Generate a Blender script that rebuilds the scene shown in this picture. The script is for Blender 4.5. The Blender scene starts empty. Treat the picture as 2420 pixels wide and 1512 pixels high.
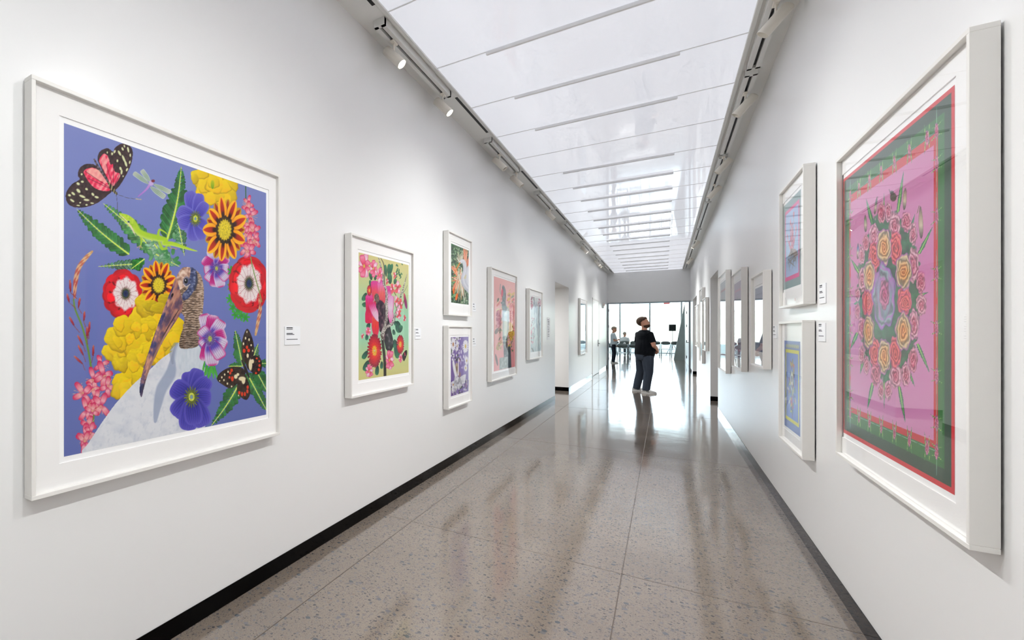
import bpy, bmesh, math, random
import numpy as np
from mathutils import Vector, Matrix, Euler
random.seed(7)
scene = bpy.context.scene
COL = scene.collection
PI = math.pi

# ------------------------------------------------------------------ camera, world, exposure
cam_d = bpy.data.cameras.new('camera'); cam = bpy.data.objects.new('camera', cam_d); COL.objects.link(cam)
cam.location = (0, 0, 1.45); cam.rotation_euler = (PI/2, 0, math.radians(38.8064))
cam_d.sensor_width = 36.0; cam_d.lens = 36.0*1170.1/2420
cam_d.shift_x = (1210-630)/2420; cam_d.shift_y = (783-756)/2420
cam_d.clip_start = 0.05; cam_d.clip_end = 400
scene.camera = cam

W = bpy.data.worlds.new('sky'); scene.world = W; W.use_nodes = True
bgn = W.node_tree.nodes['Background']
bgn.inputs[0].default_value = (0.74, 0.87, 1.0, 1); bgn.inputs[1].default_value = SKY_STRENGTH = 10.0

vs = scene.view_settings
vs.view_transform = 'Standard'; vs.look = 'None'; vs.gamma = 1.0; vs.use_curve_mapping = False
vs.exposure = 0.20
cy = scene.cycles
cy.use_denoising = True
cy.max_bounces = 7; cy.diffuse_bounces = 4; cy.glossy_bounces = 4; cy.transparent_max_bounces = 12; cy.transmission_bounces = 2
cy.use_adaptive_sampling = True; cy.adaptive_threshold = 0.06; cy.adaptive_min_samples = 12; cy.use_light_tree = False
cy.sample_clamp_indirect = 6.0
cy.caustics_reflective = True; cy.blur_glossy = 0.6; cy.caustics_refractive = False

CEIL_EMIT = 0.50      # the backlit ceiling panels
SPOT_POWER = 118.0     # track lamps

# ------------------------------------------------------------------ dimensions (metres)
XL, XR = -1.8166, 0.7459          # corridor walls
YB, YE = -4.6, 24.3               # back end and far end of the corridor
ZC = 3.80                         # ceiling
PXL, PXR = -1.584, 0.513          # edges of the luminous panels

# ------------------------------------------------------------------ material helpers
def srgb(c):
    if isinstance(c, str):
        c = [int(c[i:i+2], 16)/255 for i in (0, 2, 4)]
    elif max(c) > 1.0:
        c = [x/255 for x in c]
    return tuple(x/12.92 if x <= 0.04045 else ((x+0.055)/1.055)**2.4 for x in c)

def mat(name, col, rough=0.5, spec=0.5, metal=0.0, emit=0.0, ecol=None, var=0.0, vscale=6.0, bump=0.0, bscale=40.0, bstretch=(1, 1, 1)):
    m = bpy.data.materials.new(name); m.use_nodes = True
    nt = m.node_tree; b = nt.nodes['Principled BSDF']
    c = srgb(col)
    b.inputs['Base Color'].default_value = (*c, 1); b.inputs['Roughness'].default_value = rough
    b.inputs['Metallic'].default_value = metal; b.inputs['Specular IOR Level'].default_value = spec
    if emit > 0:
        b.inputs['Emission Color'].default_value = (*(srgb(ecol) if ecol else c), 1); b.inputs['Emission Strength'].default_value = emit
    if var > 0 or bump > 0:
        tc = nt.nodes.new('ShaderNodeTexCoord'); mp = nt.nodes.new('ShaderNodeMapping')
        nt.links.new(tc.outputs['Object'], mp.inputs['Vector'])
        mp.inputs['Scale'].default_value = bstretch
    if var > 0:
        nz = nt.nodes.new('ShaderNodeTexNoise'); nz.inputs['Scale'].default_value = vscale; nz.inputs['Detail'].default_value = 4
        nt.links.new(mp.outputs['Vector'], nz.inputs['Vector'])
        mx = nt.nodes.new('ShaderNodeMix'); mx.data_type = 'RGBA'
        mx.inputs[6].default_value = (*[x*(1-var) for x in c], 1); mx.inputs[7].default_value = (*[min(1, x*(1+var)) for x in c], 1)
        nt.links.new(nz.outputs['Fac'], mx.inputs[0]); nt.links.new(mx.outputs[2], b.inputs['Base Color'])
    if bump > 0:
        nb = nt.nodes.new('ShaderNodeTexNoise'); nb.inputs['Scale'].default_value = bscale; nb.inputs['Detail'].default_value = 3
        nt.links.new(mp.outputs['Vector'], nb.inputs['Vector'])
        bp = nt.nodes.new('ShaderNodeBump'); bp.inputs['Strength'].default_value = bump; bp.inputs['Distance'].default_value = 0.01
        nt.links.new(nb.outputs['Fac'], bp.inputs['Height']); nt.links.new(bp.outputs['Normal'], b.inputs['Normal'])
    return m

def glass_mat(name, tint=(1, 1, 1), f0=0.035, scale=1.0):
    """thin sheet: Schlick mix of clear and mirror, same on both faces"""
    m = bpy.data.materials.new(name); m.use_nodes = True; nt = m.node_tree
    for n in list(nt.nodes): nt.nodes.remove(n)
    out = nt.nodes.new('ShaderNodeOutputMaterial'); mix = nt.nodes.new('ShaderNodeMixShader')
    tr = nt.nodes.new('ShaderNodeBsdfTransparent'); gl = nt.nodes.new('ShaderNodeBsdfGlossy')
    tr.inputs[0].default_value = (*tint, 1); gl.inputs['Roughness'].default_value = 0.0; gl.inputs['Color'].default_value = (0.97, 0.98, 0.98, 1)
    geo = nt.nodes.new('ShaderNodeNewGeometry'); dot = nt.nodes.new('ShaderNodeVectorMath'); dot.operation = 'DOT_PRODUCT'
    nt.links.new(geo.outputs['Incoming'], dot.inputs[0]); nt.links.new(geo.outputs['Normal'], dot.inputs[1])
    def mth(op, a, b=None, v=None):
        n = nt.nodes.new('ShaderNodeMath'); n.operation = op
        nt.links.new(a, n.inputs[0])
        if b is not None: nt.links.new(b, n.inputs[1])
        if v is not None: n.inputs[1].default_value = v
        return n.outputs[0]
    a = mth('ABSOLUTE', dot.outputs['Value'])
    s = nt.nodes.new('ShaderNodeMath'); s.operation = 'SUBTRACT'; s.inputs[0].default_value = 1.0; nt.links.new(a, s.inputs[1])
    p = mth('POWER', s.outputs[0], v=5.0)
    q = mth('MULTIPLY', p, v=(1-f0)*scale); r = mth('ADD', q, v=f0)
    nt.links.new(r, mix.inputs[0]); nt.links.new(tr.outputs[0], mix.inputs[1]); nt.links.new(gl.outputs[0], mix.inputs[2])
    nt.links.new(mix.outputs[0], out.inputs[0])
    return m

M = {}
M['wall'] = mat('white_wall_paint', (240, 240, 239), rough=0.31, spec=0.6, bump=0.018, bscale=1.6, bstretch=(2.2, 2.2, 0.10))
M['soffit'] = mat('white_soffit_paint', (238, 238, 234), rough=0.45)
M['trimwhite'] = mat('white_metal', (226, 226, 222), rough=0.35)
M['base'] = mat('black_gloss_baseboard', (4, 4, 5), rough=0.06, spec=0.10)
M['dark'] = mat('dark_slot', (14, 13, 12), rough=0.5)
M['darkmetal'] = mat('dark_grey_metal', (52, 56, 60), rough=0.35, metal=0.6)
M['panel'] = mat('backlit_ceiling_panel', (196, 196, 200), rough=0.035, spec=0.4, emit=CEIL_EMIT, ecol=(240, 243, 252))
M['rail'] = mat('ceiling_rail_aluminium', (236, 236, 236), rough=0.35)
M['frame'] = mat('white_lacquer_frame', (238, 236, 231), rough=0.38, var=0.02, vscale=12)
M['mat'] = mat('white_mat_board', (246, 245, 243), rough=0.85, spec=0.2)
M['paper'] = mat('print_paper', (250, 250, 249), rough=0.7, spec=0.25)
M['glass'] = glass_mat('picture_glass', f0=0.008, scale=0.46)
M['winglass'] = glass_mat('window_glass', tint=(0.93, 0.97, 0.97))
M['lampwhite'] = mat('lamp_housing_white', (232, 226, 214), rough=0.4)
M['lens'] = mat('lit_lamp_lens', (255, 250, 240), rough=0.3, emit=40.0, ecol=(255, 248, 235))
M['lensoff'] = mat('unlit_lamp_throat', (18, 14, 16), rough=0.5)
M['card'] = mat('label_card', (244, 246, 248), rough=0.6)
M['ink'] = mat('label_ink', (70, 72, 76), rough=0.7)
M['greymetal'] = mat('grey_aluminium', (150, 160, 165), rough=0.35, metal=0.5)
M['concrete'] = mat('pier_concrete', (150, 160, 160), rough=0.8, var=0.10, vscale=2.5, bump=0.15, bscale=12)
M['outground'] = mat('outdoor_paving', (214, 210, 200), rough=0.9, var=0.08, vscale=1.2)
M['hill'] = mat('dry_hillside', (190, 184, 160), rough=1.0, var=0.25, vscale=0.4, bump=0.3, bscale=1.0)

# ------------------------------------------------------------------ terrazzo floor
def floor_mat():
    m = bpy.data.materials.new('polished_concrete'); m.use_nodes = True; nt = m.node_tree; b = nt.nodes['Principled BSDF']; L = nt.links
    tc = nt.nodes.new('ShaderNodeTexCoord')
    def vor(scale, feature='F1'):
        v = nt.nodes.new('ShaderNodeTexVoronoi'); v.inputs['Scale'].default_value = scale; v.feature = feature
        v.inputs['Randomness'].default_value = 1.0
        L.new(dist.outputs[0], v.inputs['Vector']); return v
    # wobble so stones look broken, not round
    nz = nt.nodes.new('ShaderNodeTexNoise'); nz.inputs['Scale'].default_value = 95; nz.inputs['Detail'].default_value = 3
    L.new(tc.outputs['Object'], nz.inputs['Vector'])
    sub = nt.nodes.new('ShaderNodeVectorMath'); sub.operation = 'SUBTRACT'; sub.inputs[1].default_value = (.5, .5, .5); L.new(nz.outputs['Color'], sub.inputs[0])
    scl = nt.nodes.new('ShaderNodeVectorMath'); scl.operation = 'SCALE'; scl.inputs['Scale'].default_value = 0.010; L.new(sub.outputs[0], scl.inputs[0])
    dist = nt.nodes.new('ShaderNodeVectorMath'); dist.operation = 'ADD'; L.new(tc.outputs['Object'], dist.inputs[0]); L.new(scl.outputs[0], dist.inputs[1])
    def ramp(src, stops):
        r = nt.nodes.new('ShaderNodeValToRGB'); e = r.color_ramp.elements
        while len(e) < len(stops): e.new(0.5)
        for k, (p, c) in enumerate(stops): e[k].position = p; e[k].color = (*srgb(c), 1) if not isinstance(c, float) else (c, c, c, 1)
        L.new(src, r.inputs[0]); return r.outputs[0]
    def mix(fac, a, c, mode='MIX'):
        x = nt.nodes.new('ShaderNodeMix'); x.data_type = 'RGBA'; x.blend_type = mode
        if isinstance(fac, float): x.inputs[0].default_value = fac
        else: L.new(fac, x.inputs[0])
        if isinstance(a, tuple): x.inputs[6].default_value = (*srgb(a), 1)
        else: L.new(a, x.inputs[6])
        if isinstance(c, tuple): x.inputs[7].default_value = (*srgb(c), 1)
        else: L.new(c, x.inputs[7])
        return x.outputs[2]
    big = nt.nodes.new('ShaderNodeTexNoise'); big.inputs['Scale'].default_value = 1.1; big.inputs['Detail'].default_value = 5; L.new(tc.outputs['Object'], big.inputs['Vector'])
    cem = ramp(big.outputs['Fac'], [(0.3, (126, 113, 101)), (0.7, (144, 131, 118))])
    fine = nt.nodes.new('ShaderNodeTexNoise'); fine.inputs['Scale'].default_value = 260; fine.inputs['Detail'].default_value = 2; L.new(tc.outputs['Object'], fine.inputs['Vector'])
    cem = mix(ramp(fine.outputs['Fac'], [(0.48, 0.0), (0.60, 0.5)]), cem, (102, 94, 87))
    # small sand grains, mid pebbles, larger stones: F1 distance threshold, colour per cell, only some cells filled
    for scale, thr, keep, pal in ((170, 0.42, 0.55, [(0.0, (89, 82, 77)), (0.5, (116, 108, 99)), (1.0, (146, 135, 123))]),
                                  (85, 0.40, 0.50, [(0.0, (72, 68, 68)), (0.4, (101, 96, 92)), (0.75, (120, 115, 111)), (1.0, (137, 122, 106))]),
                                  (44, 0.36, 0.42, [(0.0, (68, 68, 72)), (0.4, (96, 94, 94)), (0.75, (116, 113, 111)), (1.0, (125, 110, 96))]),
                                  (24, 0.30, 0.20, [(0.0, (75, 79, 84)), (0.5, (103, 103, 104)), (1.0, (122, 111, 104))])):
        v = vor(scale)
        sep = nt.nodes.new('ShaderNodeSeparateColor'); L.new(v.outputs['Color'], sep.inputs[0])
        dlt = nt.nodes.new('ShaderNodeMath'); dlt.operation = 'LESS_THAN'; dlt.inputs[1].default_value = thr; L.new(v.outputs['Distance'], dlt.inputs[0])
        kp = nt.nodes.new('ShaderNodeMath'); kp.operation = 'LESS_THAN'; kp.inputs[1].default_value = keep; L.new(sep.outputs[0], kp.inputs[0])
        mu = nt.nodes.new('ShaderNodeMath'); mu.operation = 'MULTIPLY'; L.new(dlt.outputs[0], mu.inputs[0]); L.new(kp.outputs[0], mu.inputs[1])
        cem = mix(mu.outputs[0], cem, ramp(sep.outputs[1], pal))
    L.new(cem, b.inputs['Base Color'])
    rn = nt.nodes.new('ShaderNodeTexNoise'); rn.inputs['Scale'].default_value = 2.2; rn.inputs['Detail'].default_value = 4; L.new(tc.outputs['Object'], rn.inputs['Vector'])
    mr = nt.nodes.new('ShaderNodeMapRange'); mr.inputs[3].default_value = 0.055; mr.inputs[4].default_value = 0.13; L.new(rn.outputs['Fac'], mr.inputs[0]); L.new(mr.outputs[0], b.inputs['Roughness'])
    b.inputs['Specular IOR Level'].default_value = 1.0
    bn = nt.nodes.new('ShaderNodeTexNoise'); bn.inputs['Scale'].default_value = 2.6; bn.inputs['Detail'].default_value = 2; L.new(tc.outputs['Object'], bn.inputs['Vector'])
    bp = nt.nodes.new('ShaderNodeBump'); bp.inputs['Strength'].default_value = 0.10; bp.inputs['Distance'].default_value = 0.012; L.new(bn.outputs['Fac'], bp.inputs['Height']); L.new(bp.outputs['Normal'], b.inputs['Normal'])
    return m
M['floor'] = floor_mat()
M['joint'] = mat('floor_joint_sealant', (92, 80, 70), rough=0.4)

# ------------------------------------------------------------------ mesh helpers
def new_obj(name, me, material=None, parent=None, loc=None, rot=None):
    o = bpy.data.objects.new(name, me); COL.objects.link(o)
    if material is not None and len(me.materials) == 0:
        me.materials.append(M[material] if isinstance(material, str) else material)
    if parent is not None: o.parent = parent
    if loc is not None: o.location = loc
    if rot is not None: o.rotation_euler = rot
    return o
def empty(name, loc=(0, 0, 0), rz=0.0):
    o = bpy.data.objects.new(name, None); COL.objects.link(o); o.location = loc; o.rotation_euler = (0, 0, rz); o.empty_display_size = 0.1
    return o
def tag(o, label, cat, group=None):
    o['label'] = label; o['category'] = cat
    if group: o['group'] = group
    return o
def struct(o):
    o['kind'] = 'structure'; return o

class MB:
    def __init__(s): s.bm = bmesh.new()
    def box(s, x0, x1, y0, y1, z0, z1, bevel=0.0, mtx=None):
        r = bmesh.ops.create_cube(s.bm, size=1.0)['verts']
        for v in r: v.co = Vector(((x0+x1)/2+v.co.x*(x1-x0), (y0+y1)/2+v.co.y*(y1-y0), (z0+z1)/2+v.co.z*(z1-z0)))
        if bevel > 0:
            es = list({e for v in r for e in v.link_edges})
            res = bmesh.ops.bevel(s.bm, geom=es, offset=bevel, segments=1, affect='EDGES', profile=0.5)
            r = list({v for f in res['faces'] for v in f.verts} | {v for v in r if v.is_valid})
        if mtx is not None:
            for v in r: v.co = mtx @ v.co
        return s
    def tube(s, pts, rad, n=10, cap=True):
        pts = [Vector(p) for p in pts]; k = len(pts)
        rad = [rad]*k if not hasattr(rad, '__len__') else rad
        rings = []; up = None
        for i, p in enumerate(pts):
            t = ((pts[min(i+1, k-1)]-p).normalized() + (p-pts[max(i-1, 0)]).normalized())
            if t.length < 1e-6: t = pts[min(i+1, k-1)]-pts[max(i-1, 0)]
            t.normalize()
            if up is None:
                up = Vector((0, 0, 1)) if abs(t.z) < 0.9 else Vector((1, 0, 0))
            a = t.cross(up).normalized(); b = a.cross(t).normalized(); up = b
            rr = rad[i]; ra, rb = (rr if hasattr(rr, '__len__') else (rr, rr))
            rings.append([s.bm.verts.new(p + a*math.cos(2*PI*j/n)*ra + b*math.sin(2*PI*j/n)*rb) for j in range(n)])
        for q in range(k-1):
            for j in range(n):
                s.bm.faces.new((rings[q][j], rings[q][(j+1) % n], rings[q+1][(j+1) % n], rings[q+1][j]))
        if cap:
            s.bm.faces.new(list(reversed(rings[0]))); s.bm.faces.new(rings[-1])
        return s
    def rings(s, secs, n=20, cap=True):
        """secs: list of (centre, ax, ay) with ax, ay half-axis vectors"""
        R = []
        for c, ax, ay in secs:
            c, ax, ay = Vector(c), Vector(ax), Vector(ay)
            R.append([s.bm.verts.new(c+ax*math.cos(2*PI*j/n)+ay*math.sin(2*PI*j/n)) for j in range(n)])
        for q in range(len(R)-1):
            for j in range(n): s.bm.faces.new((R[q][j], R[q][(j+1) % n], R[q+1][(j+1) % n], R[q+1][j]))
        if cap: s.bm.faces.new(list(reversed(R[0]))); s.bm.faces.new(R[-1])
        return s
    def prism(s, pts, vec):
        a = [s.bm.verts.new(Vector(p)) for p in pts]; b = [s.bm.verts.new(Vector(p)+Vector(vec)) for p in pts]; n = len(a)
        s.bm.faces.new(a); s.bm.faces.new(list(reversed(b)))
        for i in range(n): s.bm.faces.new((a[i], b[i], b[(i+1) % n], a[(i+1) % n]))
        return s
    def sphere(s, c, r, sx=1, sy=1, sz=1, u=16, v=10, mtx=None):
        vs_ = bmesh.ops.create_uvsphere(s.bm, u_segments=u, v_segments=v, radius=r)['verts']
        for w in vs_:
            p = Vector((w.co.x*sx, w.co.y*sy, w.co.z*sz))
            w.co = (mtx @ p if mtx is not None else p) + Vector(c)
        return s
    def mesh(s, name, material=None, smooth=False):
        bmesh.ops.recalc_face_normals(s.bm, faces=s.bm.faces)
        me = bpy.data.meshes.new(name); s.bm.to_mesh(me); s.bm.free()
        if smooth:
            me.polygons.foreach_set('use_smooth', [True]*len(me.polygons))
        if material is not None: me.materials.append(M[material] if isinstance(material, str) else material)
        return me
    def obj(s, name, material, parent=None, loc=None, rot=None, smooth=False):
        return new_obj(name, s.mesh(name, material, smooth), None, parent, loc, rot)

# ------------------------------------------------------------------ structure
WT = 0.30
OPL = (12.03, 13.96); OPR = (12.02, 13.92); OPR2 = (19.6, 22.3); OPZ = 2.53
FX0, FX1, FY1, FZ = -7.0, 5.2, 42.0, 4.6      # room at the far end
def wall_obj(name, boxes):
    b = MB()
    for q in boxes: b.box(*q)
    return struct(b.obj(name, 'wall'))
wall_left = wall_obj('wall_left', [(XL-WT, XL, YB, OPL[0], 0, ZC+.3), (XL-WT, XL, OPL[1], YE, 0, ZC+.3), (XL-WT, XL, OPL[0], OPL[1], OPZ-.02, ZC+.3)])
wall_right = wall_obj('wall_right', [(XR, XR+WT, YB, OPR[0], 0, ZC+.3), (XR, XR+WT, OPR[1], OPR2[0], 0, ZC+.3), (XR, XR+WT, OPR2[1], YE, 0, ZC+.3),
                                     (XR, XR+WT, OPR[0], OPR[1], OPZ+.03, ZC+.3), (XR, XR+WT, OPR2[0], OPR2[1], OPZ, ZC+.3)])
wall_back = wall_obj('wall_back', [(XL-WT, XR+WT, YB-.2, YB, 0, ZC+.3)])
wall_front = wall_obj('wall_front', [(XL, XR, YE, YE+.25, 2.60, ZC+.3)])
# side alcoves behind the openings
def alcove(name, x0, x1, y0, y1, zc, side):
    b = MB(); t = .12
    xo = x0 if side < 0 else x1
    b.box(min(xo, xo+side*t), max(xo, xo+side*t), y0-t, y1+t, 0, zc+t)
    b.box(x0, x1, y0-t, y0, 0, zc+t); b.box(x0, x1, y1, y1+t, 0, zc+t); b.box(x0, x1, y0, y1, zc, zc+t)
    return struct(b.obj(name, 'wall'))
alcove('wall_alcove_left', -4.6, XL-WT, OPL[0]-1.2, OPL[1], OPZ, -1)
alcove('wall_alcove_right', XR+WT, 3.4, OPR[0]-.8, OPR[1], OPZ+.03, 1)
alcove('wall_alcove_far', XR+WT, 3.4, OPR2[0]-.4, OPR2[1], OPZ, 1)

fl = struct(MB().box(FX0-.3, FX1+.3, YB-.2, FY1+.3, -0.2, 0.0).obj('floor', 'floor'))
jt = 0
for x in (-1.505, -0.200):
    MB().box(x-.0025, x+.0025, YB, YE-.2, -0.002, 0.0006).obj('floor_joint', 'joint', fl)
for k in range(-2, 6):
    y = 3.64+3.7*k
    if y < YE: MB().box(XL, XR, y-.002, y+.002, -0.002, 0.0006).obj('floor_joint', 'joint', fl)

# baseboards
def bboard(name, boxes):
    b = MB()
    for q in boxes: b.box(*q)
    return struct(b.obj(name, 'base'))
BH, BT = 0.092, 0.004
bboard('baseboard_left', [(XL, XL+BT, YB, OPL[0], 0, BH), (XL-WT, XL+BT, OPL[0], OPL[0]+BT, 0, BH), (XL, XL+BT, OPL[1], 18.98, 0, BH), (XL, XL+BT, 20.95, YE-.1, 0, BH), (XL-2.6, XL+BT, OPL[1]-.012, OPL[1], 0, BH)])
bboard('baseboard_right', [(XR-BT, XR, YB, OPR[0], 0, BH), (XR-BT, XR, OPR[1], OPR2[0], 0, BH), (XR-BT, XR, OPR2[1], YE-.1, 0, BH),
                           (XR-BT, XR+2.4, OPR[1]-.012, OPR[1], 0, BH), (XR-BT, XR+2.4, OPR2[1]-.012, OPR2[1], 0, BH)])

# ceiling: plaster margins, luminous panels between them, rails under the seams
b = MB()
b.box(XL, PXL-.012, YB, YE, ZC, ZC+.25); b.box(PXR+.012, XR, YB, YE, ZC, ZC+.25); b.box(PXL-.012, PXR+.012, YB, YE, ZC+.06, ZC+.25)
ceiling = struct(b.obj('ceiling', 'soffit'))
for s, x in ((-1, PXL), (1, PXR)):
    MB().box(min(x, x+s*.030), max(x, x+s*.030), YB, YE, ZC-.014, ZC+.03, .003).obj('panel_edge_trim', 'trimwhite', ceiling)
SEAM0, SP = 3.397, 1.007
k0 = math.ceil((YB-SEAM0)/SP); k1 = math.floor((YE-SEAM0)/SP)
ys = [YB] + [SEAM0+k*SP for k in range(k0, k1+1)] + [YE]
pm = MB().box(PXL, PXR, -SP/2+.006, SP/2-.006, ZC+.002, ZC+.012).mesh('ceiling_panel', 'panel')
for a, c in zip(ys[:-1], ys[1:]):
    if c-a > SP-.01: new_obj('ceiling_panel', pm, None, ceiling, (0, (a+c)/2, 0))
    else: MB().box(PXL, PXR, a+.006, c-.006, ZC+.002, ZC+.012).obj('ceiling_panel', 'panel', ceiling)
sm = MB().box(PXL, PXR, -.005, .005, ZC-.003, ZC+.004).mesh('seam_strip', 'rail')
rm = MB().box(-1.17, 0.10, -.011, .011, ZC-.030, ZC-.003, .003).mesh('ceiling_rail', 'rail')
for k in range(k0, k1+1):
    y = SEAM0+k*SP
    new_obj('seam_strip', sm, None, ceiling, (0, y, 0))
    if k not in (4,): new_obj('ceiling_rail', rm, None, ceiling, (0, y, 0))

# linear slots and lighting tracks in the plaster margins
SX_L, SX_R = -1.672, 0.604
def slot(x, y0, y1):
    MB().box(x-.013, x+.013, y0, y1, ZC-.004, ZC+.001).obj('air_slot', 'dark', ceiling)
def track(x, y0, y1, label):
    t = empty('lighting_track', (x, (y0+y1)/2, ZC)); h = (y1-y0)/2
    w = .042
    b = MB(); b.box(-w, -.011, -h, h, -.057, 0); b.box(.011, w, -h, h, -.057, 0); b.box(-.011, .011, -h, h, -.018, 0)
    b.box(-w, w, -h-.004, -h+.03, -.057, 0); b.box(-w, w, h-.03, h+.004, -.057, 0)
    b.obj('track_housing', 'trimwhite', t)
    MB().box(-.0108, .0108, -h+.031, h-.031, -.030, -.018).obj('track_groove', 'dark', t)
    tag(t, label, 'track', 'lighting tracks along the ceiling edge')
    return t
ORD = ['nearest to the camera', 'second', 'third', 'fourth', 'fifth', 'sixth', 'seventh', 'eighth', 'ninth', 'tenth']
def ordn(i): return 'nearest' if i == 0 else ORD[i]
# left side: track, slot, track, slot ... ; right side: tracks end to end
i = 0
for k in range(-2, 8):
    y0 = 3.43+2.93*k
    if y0+1.48 < YE-.2:
        if k >= 0:
            track(SX_L, y0, y0+1.48, '%s white box track along the ceiling edge by the left wall' % ordn(i)); i += 1
        else:
            track(SX_L, y0, y0+1.48, 'white box track by the left wall, out of view %s the camera' % ('beside' if k == -1 else 'behind'))
        if y0+2.78 < YE-.2: slot(-1.632, y0+1.64, y0+2.76)
i = 0
for k, (y0, y1) in enumerate(((-2.7, .1), (.2, 3.05), (3.17, 6.05), (6.17, 8.75), (8.87, 11.7), (11.82, 14.7), (14.82, 17.7), (17.82, 20.7), (20.82, 23.7))):
    if k >= 2:
        track(SX_R, y0, y1, '%s white box track along the ceiling edge by the right wall' % ordn(i)); i += 1
    else: track(SX_R, y0, y1, 'white box track by the right wall, out of view %s the camera' % ('beside' if k == 1 else 'behind'))

lamp_mesh = {}
def lamp(side, y, lit, label, power=None, yaw=0.0):
    """side -1: hangs by the left wall and shines at the right wall"""
    x = SX_L if side < 0 else SX_R
    t = empty('track_spotlight', (x, y, ZC-.057), 0.0 if side < 0 else PI)
    if not lamp_mesh:
        mtx = Matrix.Translation((0, 0, -.115)) @ Matrix.Rotation(math.atan2(.64, .77)+PI, 4, 'Y').inverted()
        # body axis: local +Z of the lathe points along the beam
        ax = Vector((.64, 0, -.77)).normalized(); q = Vector((0, 0, 1)).rotation_difference(ax).to_matrix().to_4x4()
        mtx = Matrix.Translation((0, 0, -.120)) @ q
        def lathe(prof, n=28):
            b = MB(); R = []
            for r, z in prof: R.append([b.bm.verts.new(mtx @ Vector((r*math.cos(2*PI*j/n), r*math.sin(2*PI*j/n), z))) for j in range(n)])
            for p in range(len(R)-1):
                for j in range(n): b.bm.faces.new((R[p][j], R[p][(j+1) % n], R[p+1][(j+1) % n], R[p+1][j]))
            if prof[0][0] < .02: b.bm.faces.new(R[0])
            if prof[-1][0] < .04: b.bm.faces.new(R[-1])
            return b
        lamp_mesh['body'] = lathe([(.004, -.105), (.030, -.105), (.0365, -.098), (.0375, .100), (.0375, .105), (.0345, .105), (.0345, .028)]).mesh('lamp_body', 'lampwhite', False)
        lamp_mesh['lens'] = lathe([(.0344, .092), (.003, .092)]).mesh('lamp_lens', 'lens')
        lamp_mesh['deep'] = lathe([(.0344, .030), (.003, .030)]).mesh('lamp_lens', 'lens')
        lamp_mesh['lensoff'] = lathe([(.0344, .085), (.003, .075)]).mesh('lamp_lens', 'lensoff')
        lamp_mesh['stem'] = MB().tube([(0, 0, -.010), (0, 0, -.095)], .007, 10).mesh('stem', 'lampwhite')
        lamp_mesh['adapter'] = MB().box(-.016, .016, -.045, .045, -.014, .0, .003).mesh('track_adapter', 'lampwhite')
        for m_ in ('body',):
            lamp_mesh[m_].polygons.foreach_set('use_smooth', [True]*len(lamp_mesh[m_].polygons))
    new_obj('lamp_body', lamp_mesh['body'], None, t); new_obj('lamp_lens', lamp_mesh[{0: 'lensoff', 1: 'lens', 2: 'deep'}[lit]], None, t)
    new_obj('stem', lamp_mesh['stem'], None, t); new_obj('track_adapter', lamp_mesh['adapter'], None, t)
    tag(t, label, 'spotlight', 'spotlights on the ceiling tracks')
    if lit:
        ld = bpy.data.lights.new('spot_light', 'SPOT'); ld.energy = power or SPOT_POWER; ld.spot_size = math.radians(94); ld.spot_blend = 1.0
        ld.shadow_soft_size = 0.022 if lit == 1 else 0.02; ld.color = (0.975, 0.985, 0.98)
        lo = bpy.data.objects.new('spot_light', ld); COL.objects.link(lo); lo.parent = t
        ax = Vector((.64, 0, -.77)).normalized()
        lo.location = Vector((0, 0, -.120)) + ax*.108
        lo.rotation_euler = ax.to_track_quat('-Z', 'Y').to_euler()
    return t
BEH = ['beside the camera', 'just ahead of the camera', 'first behind the camera', 'second behind the camera']
def lamps(side, word, hidden, seen):
    for i, (y, w) in enumerate(zip(hidden, BEH)):
        lamp(side, y, 1, 'white spotlight by the %s wall, out of view, %s' % (word, w), SPOT_POWER*.74)
    for i, (y, lit) in enumerate(seen):
        lamp(side, y, lit, '%s white cylinder spotlight on the track by the %s wall%s' % (ordn(i), word, '' if lit else ', unlit with a dark throat'), SPOT_POWER*(2.3 if y > 15 else 1.0))
lamps(-1, 'left', (1.0, 1.9, -.6, -2.2), ((3.69, 1), (4.80, 1), (6.90, 0), (7.86, 0), (10.56, 2), (15.6, 1), (18.8, 1), (19.4, 1)))
lamps(1, 'right', (1.0, 2.3, -.6, -2.2), ((4.42, 2), (4.92, 2), (6.60, 2), (8.84, 2), (10.40, 2), (16.4, 1), (20.1, 2)))

# downlight in the left alcove
t = empty('downlight', (-2.12, 12.75, OPZ))
MB().tube([(0, 0, .0), (0, 0, -.012)], .075, 24).obj('trim_ring', 'trimwhite', t)
MB().tube([(0, 0, -.010), (0, 0, -.0145)], .058, 24).obj('lamp_lens', 'lens', t)
tag(t, 'small round downlight in the ceiling of the left side opening', 'downlight')
for nm, px, py, pz, pw in (('alcove', -3.2, 12.4, OPZ-.05, 62), ('alcove', 2.1, 12.6, OPZ-.03, 6), ('alcove', 2.1, 20.8, OPZ-.05, 6)):  # unseen fill lamps added inside the alcoves, with no fixtures of their own
    ld = bpy.data.lights.new('alcove_fill_lamp', 'AREA'); ld.energy = pw; ld.size = .3; ld.color = (1, .99, .97)
    lo = bpy.data.objects.new('alcove_fill_lamp', ld); COL.objects.link(lo); lo.location = (px, py, pz)

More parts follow.
